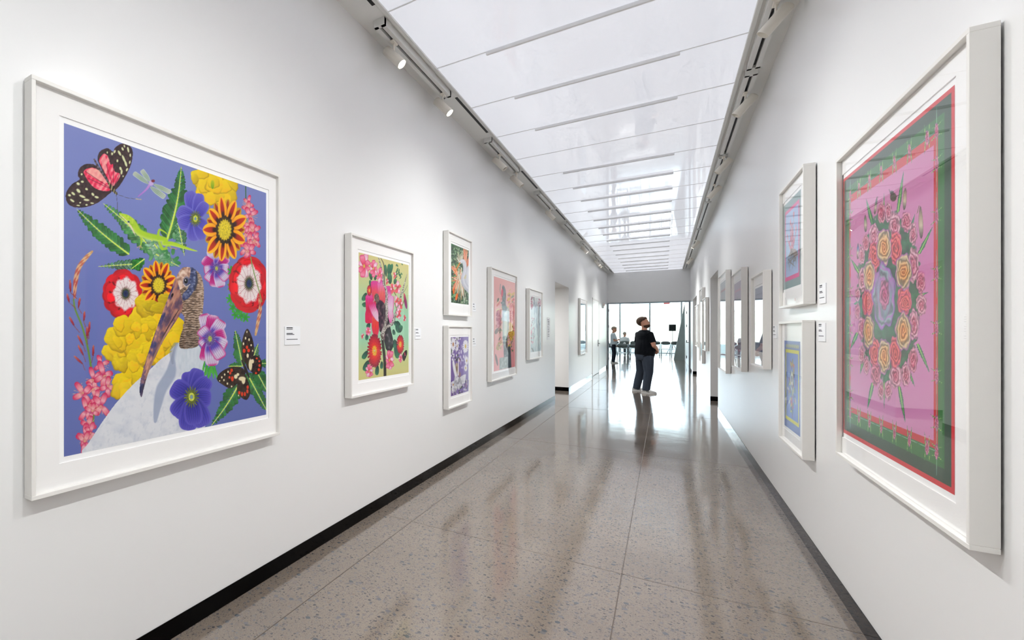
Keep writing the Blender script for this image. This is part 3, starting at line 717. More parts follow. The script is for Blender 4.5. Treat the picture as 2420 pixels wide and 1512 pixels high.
# ------------------------------------------------------------------ print: stork among flowers on blue
def art_stork(nx=500, ny=600):
    A, B, Cc, D = crop(40, 160, 3.025), crop(360, 360, 4.2), crop(40, 600, 2.521), crop(320, 600, 3.025)
    def bg(X, Y, S, T): return ramp(T+.10*S, [(0, '8790c4'), (.5, '747fb8'), (1.1, '6672ad')])
    cv = Canvas(nx, ny, [(152, 291), (630, 455), (630, 979), (152, 1078)], bg)
    F = lambda q, *a, **k: cv.fern(*q[0], *q[1], *a, **k)
    # ferns of the upper bunch
    F(A((800, 1330), (430, 1010)), 30, n=17, seed=2, bend=-4, taper=.7, lw=1.0)
    F(A((1000, 1330), (620, 970)), 30, n=17, seed=3, bend=4, taper=.7, lite='9ccf86')
    F(B((150, 860), (290, 140)), 42, n=24, seed=4, bend=6, taper=.85, lw=1.1)
    F(B((260, 700), (320, 1020)), 20, n=8, seed=9, lite='bcd8b4')
    F(B((20, 1000), (270, 1130)), 24, n=9, seed=10, lite='cfe0d0', dark='5a9a6a')
    F(B((60, 960), (-60, 800)), 26, n=9, seed=11, lite='d2e2d6', dark='6aa27a')
    F(A((860, 1400), (585, 1420)), 16, n=10, seed=12, lite='c6dcd0')
    F(Cc((760, 30), (680, 90)), 22, n=8, seed=13, lite='4fae3c')
    for k in range(26):
        rr = random.Random(k); x, y = B((-40+rr.random()*270, 860+rr.random()*230))[0]
        a = rr.random()*6.28; cv.petal(x, y, x+math.cos(a)*17, y+math.sin(a)*17, 5.5, [(0, '5f9f6a'), (1, ['8fc08c', 'bcd8c4', '3f8a4a'][k % 3])], edge='2f6e3c', veins=4)
    # gaura stalk at lower left
    cv.stroke(Cc((340, 270), (350, 330), (390, 430), (420, 540), (440, 650), (455, 760), (462, 900), (455, 1020)), [2.3, 2.6, 3.0, 2.4], '6c8f3e')
    def bud(X, Y, t, sd): return lerp(ramp(t, [(0, 'a63a3c'), (.55, 'c06a58'), (1, 'c9a070')]), C3('e8d0a0'), np.clip(.5+.9*np.sin(t*34+np.sign(sd)*1.5+sd*3), 0, 1)*.75)
    cv.stroke(Cc((345, 260), (352, 160), (372, 80), (415, 20), (450, -15)), [3.0, 6.5, 6.5, 6.0, 3.0], bud)
    for p in (((318, 150), (322, 230)), ((300, 235), (315, 290)), ((378, 258), (368, 320)), ((405, 340), (400, 400)), ((436, 400), (430, 470)), ((314, 372), (345, 430)), ((420, 430), (420, 500)), ((362, 480), (398, 545)), ((365, 540), (400, 605)), ((458, 540), (455, 610)), ((342, 605), (395, 655)), ((505, 600), (498, 650))):
        a, b_ = Cc(*p); cv.petal(*b_, *a, 3.4, [(0, '7a2030'), (.5, 'a63440'), (1, 'd08a6a')], edge='6a1a28', blunt=.5)
        cv.stroke([b_, (b_[0]+(Cc((430, 0))[0][0]-b_[0])*.35, b_[1]+14)], .9, '8a4a3a')
    def gaura(cx, cy, k, seed, col=(('d8407a'), ('f2b0bc'), ('e07088'))):
        rr = random.Random(seed); a0 = rr.random()*6.28
        for i in range(4):
            a = a0+i*1.45+rr.random()*.5; L = k*(1.05+.35*rr.random())
            cv.petal(cx, cy, cx+math.cos(a)*L*.72, cy+math.sin(a)*L, k*.30, [(0, 'c22a5c'), (.35, 'f0b8c0'), (.7, 'e27a90'), (1, 'c41c54')], edge='b81448', blunt=.4)
        for i in range(6):
            a = a0+.4+i*.35; cv.stroke([(cx, cy), (cx+math.cos(a)*k*.9, cy+math.sin(a)*k*.9)], .45, 'dcae8c')
    for i, p in enumerate(Cc((505, 655), (460, 745), (520, 720), (450, 800), (540, 790), (400, 830), (480, 860), (415, 930), (505, 900), (450, 940), (425, 1020), (410, 1080), (440, 1060), (405, 1120))): gaura(p[0], p[1], 20+(i % 3)*4, 20+i)
    # red ranunculus left
    f_ranunculus(cv, *Cc((632, 238))[0], 47, 62, seed=1, icx=7, icy=-1)
    # upper-right yellow peony
    f_peony(cv, [(*p, rx/4.2, ry/4.2) for p, rx, ry in zip(B((470, 260), (760, 300), (480, 400), (770, 420), (520, 520), (700, 460), (560, 220), (680, 240), (760, 220), (520, 330), (640, 420), (720, 340), (620, 320), (580, 460), (500, 200), (800, 300), (420, 250), (610, 290)), (70, 90, 60, 70, 55, 80, 90, 90, 80, 70, 80, 70, 90, 60, 60, 45, 35, 60), (110, 110, 100, 90, 90, 90, 90, 80, 80, 80, 70, 70, 100, 70, 70, 90, 70, 70))], seed=4)
    cv.petal(*B((600, 360))[0], *B((600, 270))[0], 6, [(0, '6f9a1e'), (1, 'c8c828')], edge='e6d01e')
    # blue anemone upper
    f_anemone(cv, *B((430, 655))[0], [(dx/4.2, dy/4.2, w/4.2) for dx, dy, w in ((-60, -275, 75), (45, -250, 60), (110, -160, 60), (-180, -80, 85), (-170, 60, 80), (-25, 220, 75), (70, 205, 60), (120, 90, 55))], [(0, '2b2c86'), (.4, '5550b8'), (.8, '6d67c8'), (1, '7d78d0')], '8f8cd8', rx=34, ry=48, cr=.36)
    # upper pink anemone
    PA = [(0, '40308e'), (.40, '6450b8'), (.52, 'b79cd6'), (.68, 'e4d8ee'), (.9, 'e2cbe6'), (1, 'c81c78')]
    PB = [(0, '40308e'), (.36, '7a3a9c'), (.5, 'b8187a'), (.80, 'cc3a92'), (1, 'f0e0ee')]
    def pink(cx, cy, k, pts, seed):
        for i, (dx, dy, w) in enumerate(pts): cv.petal(cx, cy, cx+dx/k*.90, cy+dy/k*.94, w/k*.80, PB if i % 3 == 1 else PA, edge=('c2287c' if i % 2 else 'e8dcf0'), blunt=.25, veins=7)
        def c_(r, th, X, Y):
            nz = fbm(X*1.2, Y*1.2, seed, 2)
            c = ramp(r, [(0, 'b9bf62'), (.20, 'b3ba60'), (.26, '7a6a9c'), (.40, '4a3a80'), (.62, '6a50a8')])*(.65+.6*nz)[..., None]
            c = lerp(c, C3('e3c8dc'), (np.sin(th*22) > .75)*(r > .3)*.6)
            return np.clip((.62+.1*np.sin(th*19)-r)/.06, 0, 1), c
        cv.polar(cx, cy, 62/k, 90/k, c_)
    pink(*B((640, 1148))[0], 4.2, [(-70, -205, 62), (-150, -100, 66), (30, -195, 60), (-140, 20, 64), (120, -120, 62), (-110, 130, 66), (135, 10, 70), (-30, 195, 64), (50, 200, 66), (120, 120, 60)], 3)
    # green bits and right ranunculus
    for p in D((690, 120), (700, 180), (690, 230), (680, 320), (700, 380), (720, 430), (760, 440), (740, 400), (790, 450)):
        for k in range(6):
            a = k*1.05+p[0]; cv.petal(*p, p[0]+math.cos(a)*11, p[1]+math.sin(a)*13, 3, [(0, '2f8a34'), (1, '4fae44')], edge='1f6a26')
    f_ranunculus(cv, *D((812, 215))[0], 46, 74, seed=6, icx=1, icy=-2)
    # gaura right, hanging
    cv.stroke(B((930, 330), (932, 480)), [1.4, 1.6], '3f6a44')
    cv.stroke(B((940, 640), (975, 1000), (1010, 1180), (1060, 1360), (1090, 1480)), 1.4, '86a05c')
    cv.stroke(D((885, 300), (895, 390), (880, 480), (862, 575)), [2, 5, 5, 3], bud)
    for i, p in enumerate(B((955, 500), (960, 560), (970, 620), (915, 720), (970, 720), (1010, 780), (930, 800), (1020, 860), (950, 890), (990, 920), (930, 950), (965, 980))): gaura(p[0], p[1], 15+(i % 3)*3, 60+i)
    # gazanias
    f_gazania(cv, *B((722, 765))[0], 53, 82, seed=1)
    # lower bunch: ferns and butterfly on the right
    F(D((780, 850), (545, 1225)), 28, n=18, seed=21, bend=-5, taper=.7)
    F(D((800, 850), (940, 1115)), 22, n=14, seed=22, taper=.6)
    F(D((850, 800), (945, 980)), 20, n=12, seed=23, taper=.5)
    F(D((770, 800), (715, 545)), 20, n=14, seed=24, taper=.7)
    F(D((830, 780), (880, 640)), 17, n=9, seed=25, lite='b4d4b0')
    F(D((880, 780), (945, 780)), 15, n=8, seed=26)
    F(D((760, 800), (665, 800)), 14, n=8, seed=27)
    # big yellow peony
    pe = Cc((560, 585), (600, 560), (650, 470), (720, 400), (800, 340), (870, 300), (880, 262), (780, 300), (620, 640), (640, 760), (620, 800), (700, 690), (660, 560), (740, 470), (850, 420), (900, 480), (920, 540), (800, 540), (780, 440), (700, 540), (860, 500), (720, 620), (780, 600), (840, 590), (930, 420), (660, 800), (740, 740), (600, 500), (700, 430), (640, 430))
    f_peony(cv, [(x, y, 20+9*((i*7) % 5)/4, 22+12*((i*5) % 4)/3) for i, (x, y) in enumerate(pe)], seed=8)
    rr = random.Random(5)
    f_peony(cv, [(x+rr.uniform(-14, 14), y+rr.uniform(-16, 16), rr.uniform(9, 16), rr.uniform(9, 19)) for x, y in pe[8:]+pe[3:8]], seed=31)
    f_peony(cv, [(x, y, 15, 20) for x, y in D((200, 640), (240, 560), (300, 520), (310, 580), (230, 620), (170, 700), (280, 610))], seed=18)
    # gazania lower-left
    f_gazania(cv, *D((168, 222))[0], 46, 61, seed=3)
    f_peony(cv, [(*D((205, 330))[0], 14, 18), (*D((110, 370))[0], 18, 15), (*D((165, 385))[0], 18, 14)], seed=28, mid='b8a010', hi='e0c820')
    # stork body
    body = Cc((398, 1190), (425, 1130), (460, 1075), (520, 985), (590, 890), (690, 780), (790, 690), (860, 625), (930, 575)) + D((250, 690), (300, 640), (350, 620), (452, 650), (478, 720), (498, 800), (506, 900), (500, 1100), (480, 1300), (300, 1400), (-100, 1480))
    def feather(X, Y):
        n1 = fbm(X*.03+Y*.02, Y*.045-X*.02, 2, 4); n2 = fbm(X*.16+Y*.07, Y*.10-X*.05, 5, 3)
        c = lerp(C3('e9ebef')+np.zeros(X.shape+(3,)), C3('cfd4de'), np.clip((n1-.45)*1.8, 0, 1))
        return lerp(c, C3('aab4c6'), np.clip((n2-.60)*1.1, 0, .22))
    cv.poly(body, feather, smooth=True)
    cv.stroke(D((300, 640), (270, 760), (250, 860), (190, 960), (160, 1080), (143, 1195)), [4, 8, 15, 15, 11, 4], '98a3bb', a=.75, soft=.3)
    cv.stroke(D((285, 640), (262, 700), (268, 780)), [4, 7, 3], '8f98a8', a=.6)
    cv.poly(D((330, 620), (452, 650), (480, 740), (500, 860), (380, 860), (300, 800), (285, 720)), lambda X, Y: lerp(C3('dfe5ea')+np.zeros(X.shape+(3,)), C3('c0ccd6'), fbm(X*.22, Y*.06, 8, 2)), a=.75, smooth=True)
    # neck and head
    neck = D((310, 200), (330, 105), (385, 92), (430, 110), (468, 150), (488, 220), (490, 320), (482, 420), (466, 520), (458, 590), (452, 650), (400, 672), (320, 668), (322, 590), (345, 520), (352, 455), (330, 420), (305, 400))
    def skin(X, Y):
        n1 = fbm(X*.20+.8*np.sin(Y*.10), Y*.42, 3, 4); sh = np.clip((X-(320+470/3.025))/11, -1, 1); wr = .13*np.sin(Y*1.15+6*fbm(X*.12, Y*.10, 12, 2)); c = ramp(.55*n1+.27+wr*np.clip((Y-690)/40, .3, 1)-.10*np.abs(sh), [(.2, '2e2420'), (.38, '74604f'), (.55, 'b49c88'), (.74, 'e0d0c0')]); return c*(1-.35*np.clip((Y-740)/120, 0, 1)*np.clip(.4-sh*.5, 0, 1))[..., None]
    cv.poly(neck, skin, smooth=True)
    cv.poly(D((398, 92), (436, 118), (444, 180), (425, 250), (385, 310), (345, 330), (338, 290), (380, 235), (388, 150)), lambda X, Y: ramp(fbm(X*.2, Y*.3, 6, 3), [(.25, '2c3350'), (.55, '4d5880'), (.8, '8d94ac')]), smooth=True)
    cv.poly(D((290, 180), (330, 105), (390, 96), (392, 150), (372, 210), (330, 250), (300, 250)), lambda X, Y: ramp(fbm(X*.15, Y*.2, 7, 3), [(.25, 'a07c6c'), (.5, 'd8b8a4'), (.8, 'f0dccb')]), smooth=True)
    bill = D((290, 170), (262, 240), (235, 310), (190, 430), (135, 580), (85, 730), (48, 860), (32, 950), (34, 1000), (47, 1020), (62, 960), (90, 860), (138, 748), (198, 625), (250, 540), (300, 465), (338, 385), (330, 300), (312, 225))
    def billc(X, Y):
        # position across the bill
        n1 = fbm(X*.07+Y*.03, Y*.05-X*.04, 4, 3); n2 = fbm(X*.30+Y*.12, Y*.05-X*.02, 9, 2)
        xc = 320+(310-(Y-600)*3.025*.305)/3.025; ac = (X-xc)/9
        c = ramp(n1*.7+n2*.3, [(.25, '262a50'), (.40, '4a4c78'), (.50, '8a6a78'), (.60, 'cf9c84'), (.78, 'ecc4ac')])
        c = lerp(c, C3('e8c2a8'), np.clip(-ac-.1, 0, 1)*.6); c = lerp(c, C3('2a2236'), np.clip(1-np.abs(ac+.1)*2.2, 0, 1)*.4)
        return lerp(c, C3('8a5a50'), np.clip(ac-.9, 0, 1)*.45)
    cv.poly(bill, billc, smooth=True)
    cv.stroke(D((310, 400), (240, 515), (168, 660), (102, 810), (54, 960)), [1.0, 1.6, 1.9, 1.6, .7], '2a2028', a=.8)
    cv.stroke(D((275, 480), (205, 595), (132, 740), (74, 890)), [1.5, 2.6, 2.4, 1.2], 'd8ac90', a=.6)
    cv.ellipse(*D((265, 293))[0], 2.6, 5.5, '1a1416', rot=.4)
    cv.ellipse(*D((368, 195))[0], 10, 14, '454e74', soft=.5); cv.ellipse(*D((362, 192))[0], 6.6, 8.6, '8a8694', soft=.3); cv.ellipse(*D((363, 191))[0], 5.0, 6.8, '101014'); cv.ellipse(*D((360, 186))[0], 1.3, 1.7, 'e8e8ea')
    cv.stroke(D((345, 215), (366, 232), (392, 215)), 1.3, 'd9cfc6', a=.8); cv.stroke(D((435, 120), (440, 190), (425, 260)), [1, 3.5, 2], '2b2c40', a=.7)
    # blue anemone lower, pink anemone lower
    for k in range(9):
        p = D((500+k*9, 800+(k*37) % 60))[0]; cv.petal(p[0], p[1]-14, p[0]+(k-4)*1.5, p[1]+16, 3, [(0, '3f9a3a'), (1, '5fb84c')], edge='2a7a2a')
    pink(*D((535, 605))[0], 3.025, [(-50, -190, 58), (30, -180, 60), (100, -140, 58), (-75, -80, 60), (125, -40, 62), (-70, 60, 60), (130, 60, 62), (-40, 170, 60), (20, 205, 64), (95, 150, 62)], 13)
    f_anemone(cv, *D((403, 1020))[0], [(dx/3.025, dy/3.025, w/3.025) for dx, dy, w in ((-30, -180, 55), (35, -205, 50), (65, -195, 45), (125, -130, 62), (-140, -80, 80), (140, 10, 72), (-120, 140, 80), (-30, 240, 75), (90, 210, 80), (20, 200, 70))], [(0, '22226e'), (.4, '38349a'), (.8, '5049b4'), (1, '6a62c6')], '716ac8', rx=44, ry=62, cr=.36)
    # small butterfly
    def wing(P, col, smooth=True): cv.poly(P, col, smooth=smooth)
    dk = lambda X, Y: ramp(fbm(X*.4, Y*.4, 3, 2), [(.3, '1e1612'), (.7, '453226')])
    wing(D((800, 532), (828, 570), (848, 640), (850, 710), (830, 750), (795, 780), (768, 745), (762, 660), (772, 590)), dk)
    wing(D((795, 760), (850, 725), (890, 735), (908, 780), (900, 840), (870, 862), (830, 840), (800, 810)), dk)
    wing(D((585, 880), (610, 845), (660, 815), (720, 803), (770, 815), (790, 850), (760, 890), (720, 935), (680, 960), (620, 930), (590, 905)), dk)
    wing(D((760, 850), (790, 870), (815, 930), (825, 990), (800, 1040), (760, 1025), (728, 975), (735, 910)), dk)
    red, crm = 'd8421c', 'efe3bd'
    for x, y, a, b_, c in ((780, 690, 4, 6, red), (800, 665, 3.5, 5, red), (812, 688, 4, 5, red), (775, 640, 2, 4, crm), (790, 600, 2, 4, crm), (815, 610, 2, 4, crm), (830, 650, 2, 3, crm), (800, 555, 1.5, 3, crm), (840, 690, 1.5, 3, crm), (805, 725, 3, 6, crm), (825, 790, 5, 16, crm), (840, 765, 4, 6, crm), (870, 745, 3, 2.5, red), (888, 765, 2.5, 3, red), (890, 795, 3, 4, red), (885, 825, 3, 4, red), (865, 850, 3, 3, red), (690, 830, 3.5, 5, red), (680, 850, 3, 4, red), (695, 890, 4, 7, red), (675, 880, 2.5, 4, red), (720, 875, 5, 6, crm), (735, 860, 4, 4, crm), (765, 890, 10, 6, crm), (775, 905, 5, 9, crm), (620, 880, 2, 3, crm), (635, 900, 2, 3, crm), (660, 925, 2, 3, crm), (640, 860, 2, 3, crm), (665, 840, 2, 3, crm), (690, 945, 2, 2.5, crm), (605, 905, 1.5, 2, crm), (745, 990, 3, 5, red), (765, 1000, 3, 6, red), (785, 1000, 3, 6, red), (803, 980, 3, 6, red), (805, 950, 3, 5, red), (740, 1010, 1.5, 2, crm)):
        cv.ellipse(*D((x, y))[0], a, b_, c, soft=.3)
    cv.stroke(D((765, 760), (790, 820), (815, 880)), [2.5, 4, 2], '2a2420')
    # large butterfly
    dk2 = lambda X, Y: ramp(fbm(X*.3, Y*.3, 8, 2), [(.3, '2a1c1c'), (.7, '4a3436')])
    wing(A((690, 860), (640, 790), (590, 690), (578, 640), (600, 595), (650, 575), (690, 600), (700, 575), (740, 545), (790, 545), (825, 580), (828, 640), (810, 710), (770, 790), (730, 850), (700, 875)), dk2)
    wing(A((680, 870), (640, 810), (590, 720), (545, 690), (490, 690), (450, 720), (438, 770), (450, 800), (400, 830), (360, 880), (352, 930), (370, 975), (420, 998), (500, 995), (580, 965), (640, 920), (680, 885)), dk2)
    pk = lambda X, Y: ramp(fbm(X*.12, Y*.12, 2, 2)+.2*np.sin(X*.5+Y*.3), [(.25, 'd82a54'), (.5, 'ee5a76'), (.8, 'f8a0a4')])
    cv.poly(A((680, 850), (650, 790), (610, 710), (590, 660), (625, 615), (655, 640), (670, 690), (690, 690), (700, 740), (740, 760), (720, 810)), pk, smooth=True)
    cv.poly(A((670, 870), (620, 880), (560, 860), (525, 825), (500, 790), (480, 740), (530, 715), (580, 730), (630, 790)), pk, smooth=True)
    cv.poly(A((650, 820), (610, 760), (585, 730), (530, 720), (500, 745), (560, 790), (620, 815)), 'f6c0b0', a=.75, smooth=True)
    cv.poly(A((640, 760), (610, 690), (605, 650), (630, 630), (645, 690)), 'f6b8b0', a=.7, smooth=True)
    for L in (((690, 860), (640, 690)), ((690, 860), (690, 690)), ((690, 860), (735, 760)), ((680, 870), (510, 790)), ((675, 880), (600, 900)), ((670, 860), (490, 740))): cv.stroke(A(*L), .8, '3a1420', a=.7)
    for x, y, a, b_, ro in ((700, 600, 2.5, 5, .5), (735, 610, 3, 8, -.5), (682, 615, 2.5, 4, 0), (765, 650, 3, 11, -.4), (780, 685, 3, 9, -.3), (757, 580, 2.5, 5, -.4), (797, 585, 2.5, 8, -.2), (812, 625, 2, 5, 0), (808, 675, 2, 5, .2), (788, 728, 2.5, 5, .4), (720, 665, 2.5, 4, 0), (742, 720, 3, 5, -.3), (750, 745, 2.5, 7, .1), (760, 775, 1.6, 2.5, 0), (648, 606, 2, 3, 0), (770, 560, 2, 4, -.3),
                           (440, 830, 5, 3.5, .6), (470, 815, 4, 3, .2), (442, 880, 7, 4, .8), (405, 900, 6, 3, .7), (378, 912, 4, 3, .4), (398, 950, 7, 2.6, .6), (470, 920, 9, 3, .4), (500, 945, 8, 3, .1), (545, 905, 5, 3, .9), (572, 925, 6, 3, .3), (540, 968, 5, 2, .1), (500, 868, 4, 3, .6), (455, 965, 2.5, 2, 0), (465, 762, 2.5, 3, 0), (440, 985, 5, 1.6, .1), (500, 980, 3, 2, 0)):
        cv.ellipse(*A((x, y))[0], a, b_, 'dfe2b4', rot=ro, soft=.3)
    cv.stroke(A((555, 655), (590, 720), (630, 780), (665, 835)), [2.2, 3.2, 2.8, 2.2], lambda X, Y, t, sd: ramp(.5+.5*np.sin(t*50), [(0, '3d3438'), (1, '7c7078')]))
    cv.stroke(A((660, 825), (680, 860), (700, 885), (715, 900)), [3.5, 5, 4, 3], lambda X, Y, t, sd: ramp(.5+.5*np.sin(t*24+sd*3), [(0, '1f1a16'), (.6, '2a241c'), (1, 'cfc48c')]))
    cv.stroke(A((712, 905), (720, 980), (722, 1090)), .55, '4a4438'); cv.stroke(A((720, 905), (800, 930), (890, 940)), .55, '55503f'); cv.stroke(A((850, 936), (890, 941)), 1.1, 'c9b98c')
    # dragonfly
    for p, w in ((((955, 815), (893, 730)), 6), (((945, 830), (835, 750)), 6), (((975, 830), (1100, 890)), 6), (((955, 850), (1060, 925)), 7)):
        a, b_ = A(*p); cv.petal(*a, *b_, w, [(0, 'b6c8b4'), (.5, 'a9bf9f'), (1, 'd8dfc8')], edge='dfe6e4', blunt=.22, a=.9, veins=4)
    cv.stroke(A((960, 815), (930, 865), (868, 920)), [4, 2.8, 1.4], lambda X, Y, t, sd: ramp(t+.08*np.sin(t*60), [(0, 'c9a4d8'), (1, 'b07ac8')]))
    cv.ellipse(*A((962, 825))[0], 6, 7, 'cdb6e0', soft=.3); cv.ellipse(*A((975, 808))[0], 5, 4, '7a3038', soft=.3)
    # lizard
    def liz(X, Y, t, sd): return lerp(ramp(t, [(0, 'b4d23e'), (.5, 'a8cc2e'), (1, 'b8d83c')]), C3('e9efc0'), np.clip(-sd-.1, 0, 1)*.7)
    for L, w in ((((880, 1180), (892, 1230), (885, 1275)), [3.2, 2.6, 1.4]), (((1015, 1215), (1020, 1155), (1070, 1180)), [3, 2.6, 1.2]), (((1010, 1225), (1045, 1290), (1080, 1290)), [3.4, 3, 1.4])): cv.stroke(A(*L), w, 'a9ca3c')
    for L in (((885, 1270), (860, 1285)), ((885, 1270), (880, 1290)), ((885, 1270), (897, 1288))): cv.stroke(A(*L), .9, 'c8b080')
    cv.stroke(A((738, 1045), (790, 1075), (835, 1120), (870, 1170), (930, 1200), (1000, 1215), (1060, 1232))+B((120, 900), (200, 905), (300, 935), (380, 960), (450, 978)), [2.5, 9, 11, 9.5, 9.5, 9, 8, 7, 6, 4.5, 3, .8], liz)
    cv.poly(A((738, 1042), (775, 1045), (810, 1060), (845, 1090), (850, 1130), (820, 1140), (780, 1100), (745, 1065)), lambda X, Y: ramp(fbm(X*.3, Y*.3, 2, 2), [(.2, '9cc22c'), (.8, 'c6de4e')]), smooth=True)
    cv.poly(A((740, 1052), (790, 1105), (830, 1170), (850, 1200), (820, 1130), (770, 1075)), 'f0dccb', smooth=True, a=.9)
    cv.ellipse(*A((800, 1100))[0], 3.2, 2.6, '3a6a78'); cv.ellipse(*A((800, 1100))[0], 1.6, 1.6, '15181c')
    cv.stroke(B((60, 860), (60, 790), (90, 770), (150, 810)), [2.6, 2.4, 2, 1], 'a6c93c'); cv.stroke(B((70, 890), (100, 960), (160, 925), (190, 950)), [3, 2.8, 1.8, 1], 'a6c93c')
    cv.stroke(B((185, 945), (245, 955)), .8, 'd89880')
    return cv
def f_rose(cv, cx, cy, rx, ry, cols, seed=0, turns=11., rim=None, rot=0.):
    """cols: inner, mid, outer, edge line"""
    def fn(r, th, X, Y):
        nz = fbm(X*(3.2/rx)+seed, Y*(3.2/ry), seed, 2)
        R = 1-.06*np.sin(th*5+seed)-.05*np.sin(th*9+2*seed)
        w = .5+.5*np.sin(r**.8*turns*1.9+th*1.0+1.6*np.sin(th*2+seed+r*3)+.8*np.sin(th*3+seed*2-r*5)+(nz-.5)*7)
        c = ramp(r/R+.12*(nz-.5), [(0, cols[0]), (.35, cols[1]), (.75, cols[2]), (1, cols[2])])
        c = c*(.62+.38*np.clip(w*1.6, 0, 1))[..., None]
        c = lerp(c, C3(cols[3]), np.clip((w-.80)*5, 0, 1)*.75)
        if rim is not None: c = lerp(c, C3(rim), np.clip((r/R-.84)*7, 0, 1)*.9)
        return np.clip((R-r)/.05, 0, 1), c
    cv.polar(cx, cy, rx, ry, fn, rot)
def f_leaf(cv, a, b, w, seed=0, dark='2f7048', lite='4f9468', mid='a8d05a'):
    """serrated leaf from base a to tip b"""
    dx, dy = b[0]-a[0], b[1]-a[1]; L = math.hypot(dx, dy); n = max(6, int(L/3)); nx_, ny_ = -dy/L, dx/L; P = []; Q = []
    for i in range(n+1):
        t = i/n; ww = w*min(1, .55+t*1.4)*(1-t)**.75
        for sg, R in ((1, P), (-1, Q)): R.append((a[0]+dx*t+nx_*ww*sg, a[1]+dy*t+ny_*ww*sg)); R.append((a[0]+dx*(t+.5/n)+nx_*ww*.72*sg, a[1]+dy*(t+.5/n)+ny_*ww*.72*sg))
    def col(X, Y):
        s_ = np.abs((X-a[0])*nx_+(Y-a[1])*ny_)/w; return lerp(C3(lite)+np.zeros(X.shape+(3,)), C3(dark), np.clip(s_*1.3+.3*np.sin((X*dx+Y*dy)/L*1.6), 0, 1))
    cv.poly(P+Q[::-1], col); cv.stroke([a, (a[0]+dx*.75, a[1]+dy*.75)], [max(w*.20, .5), .4], mid)

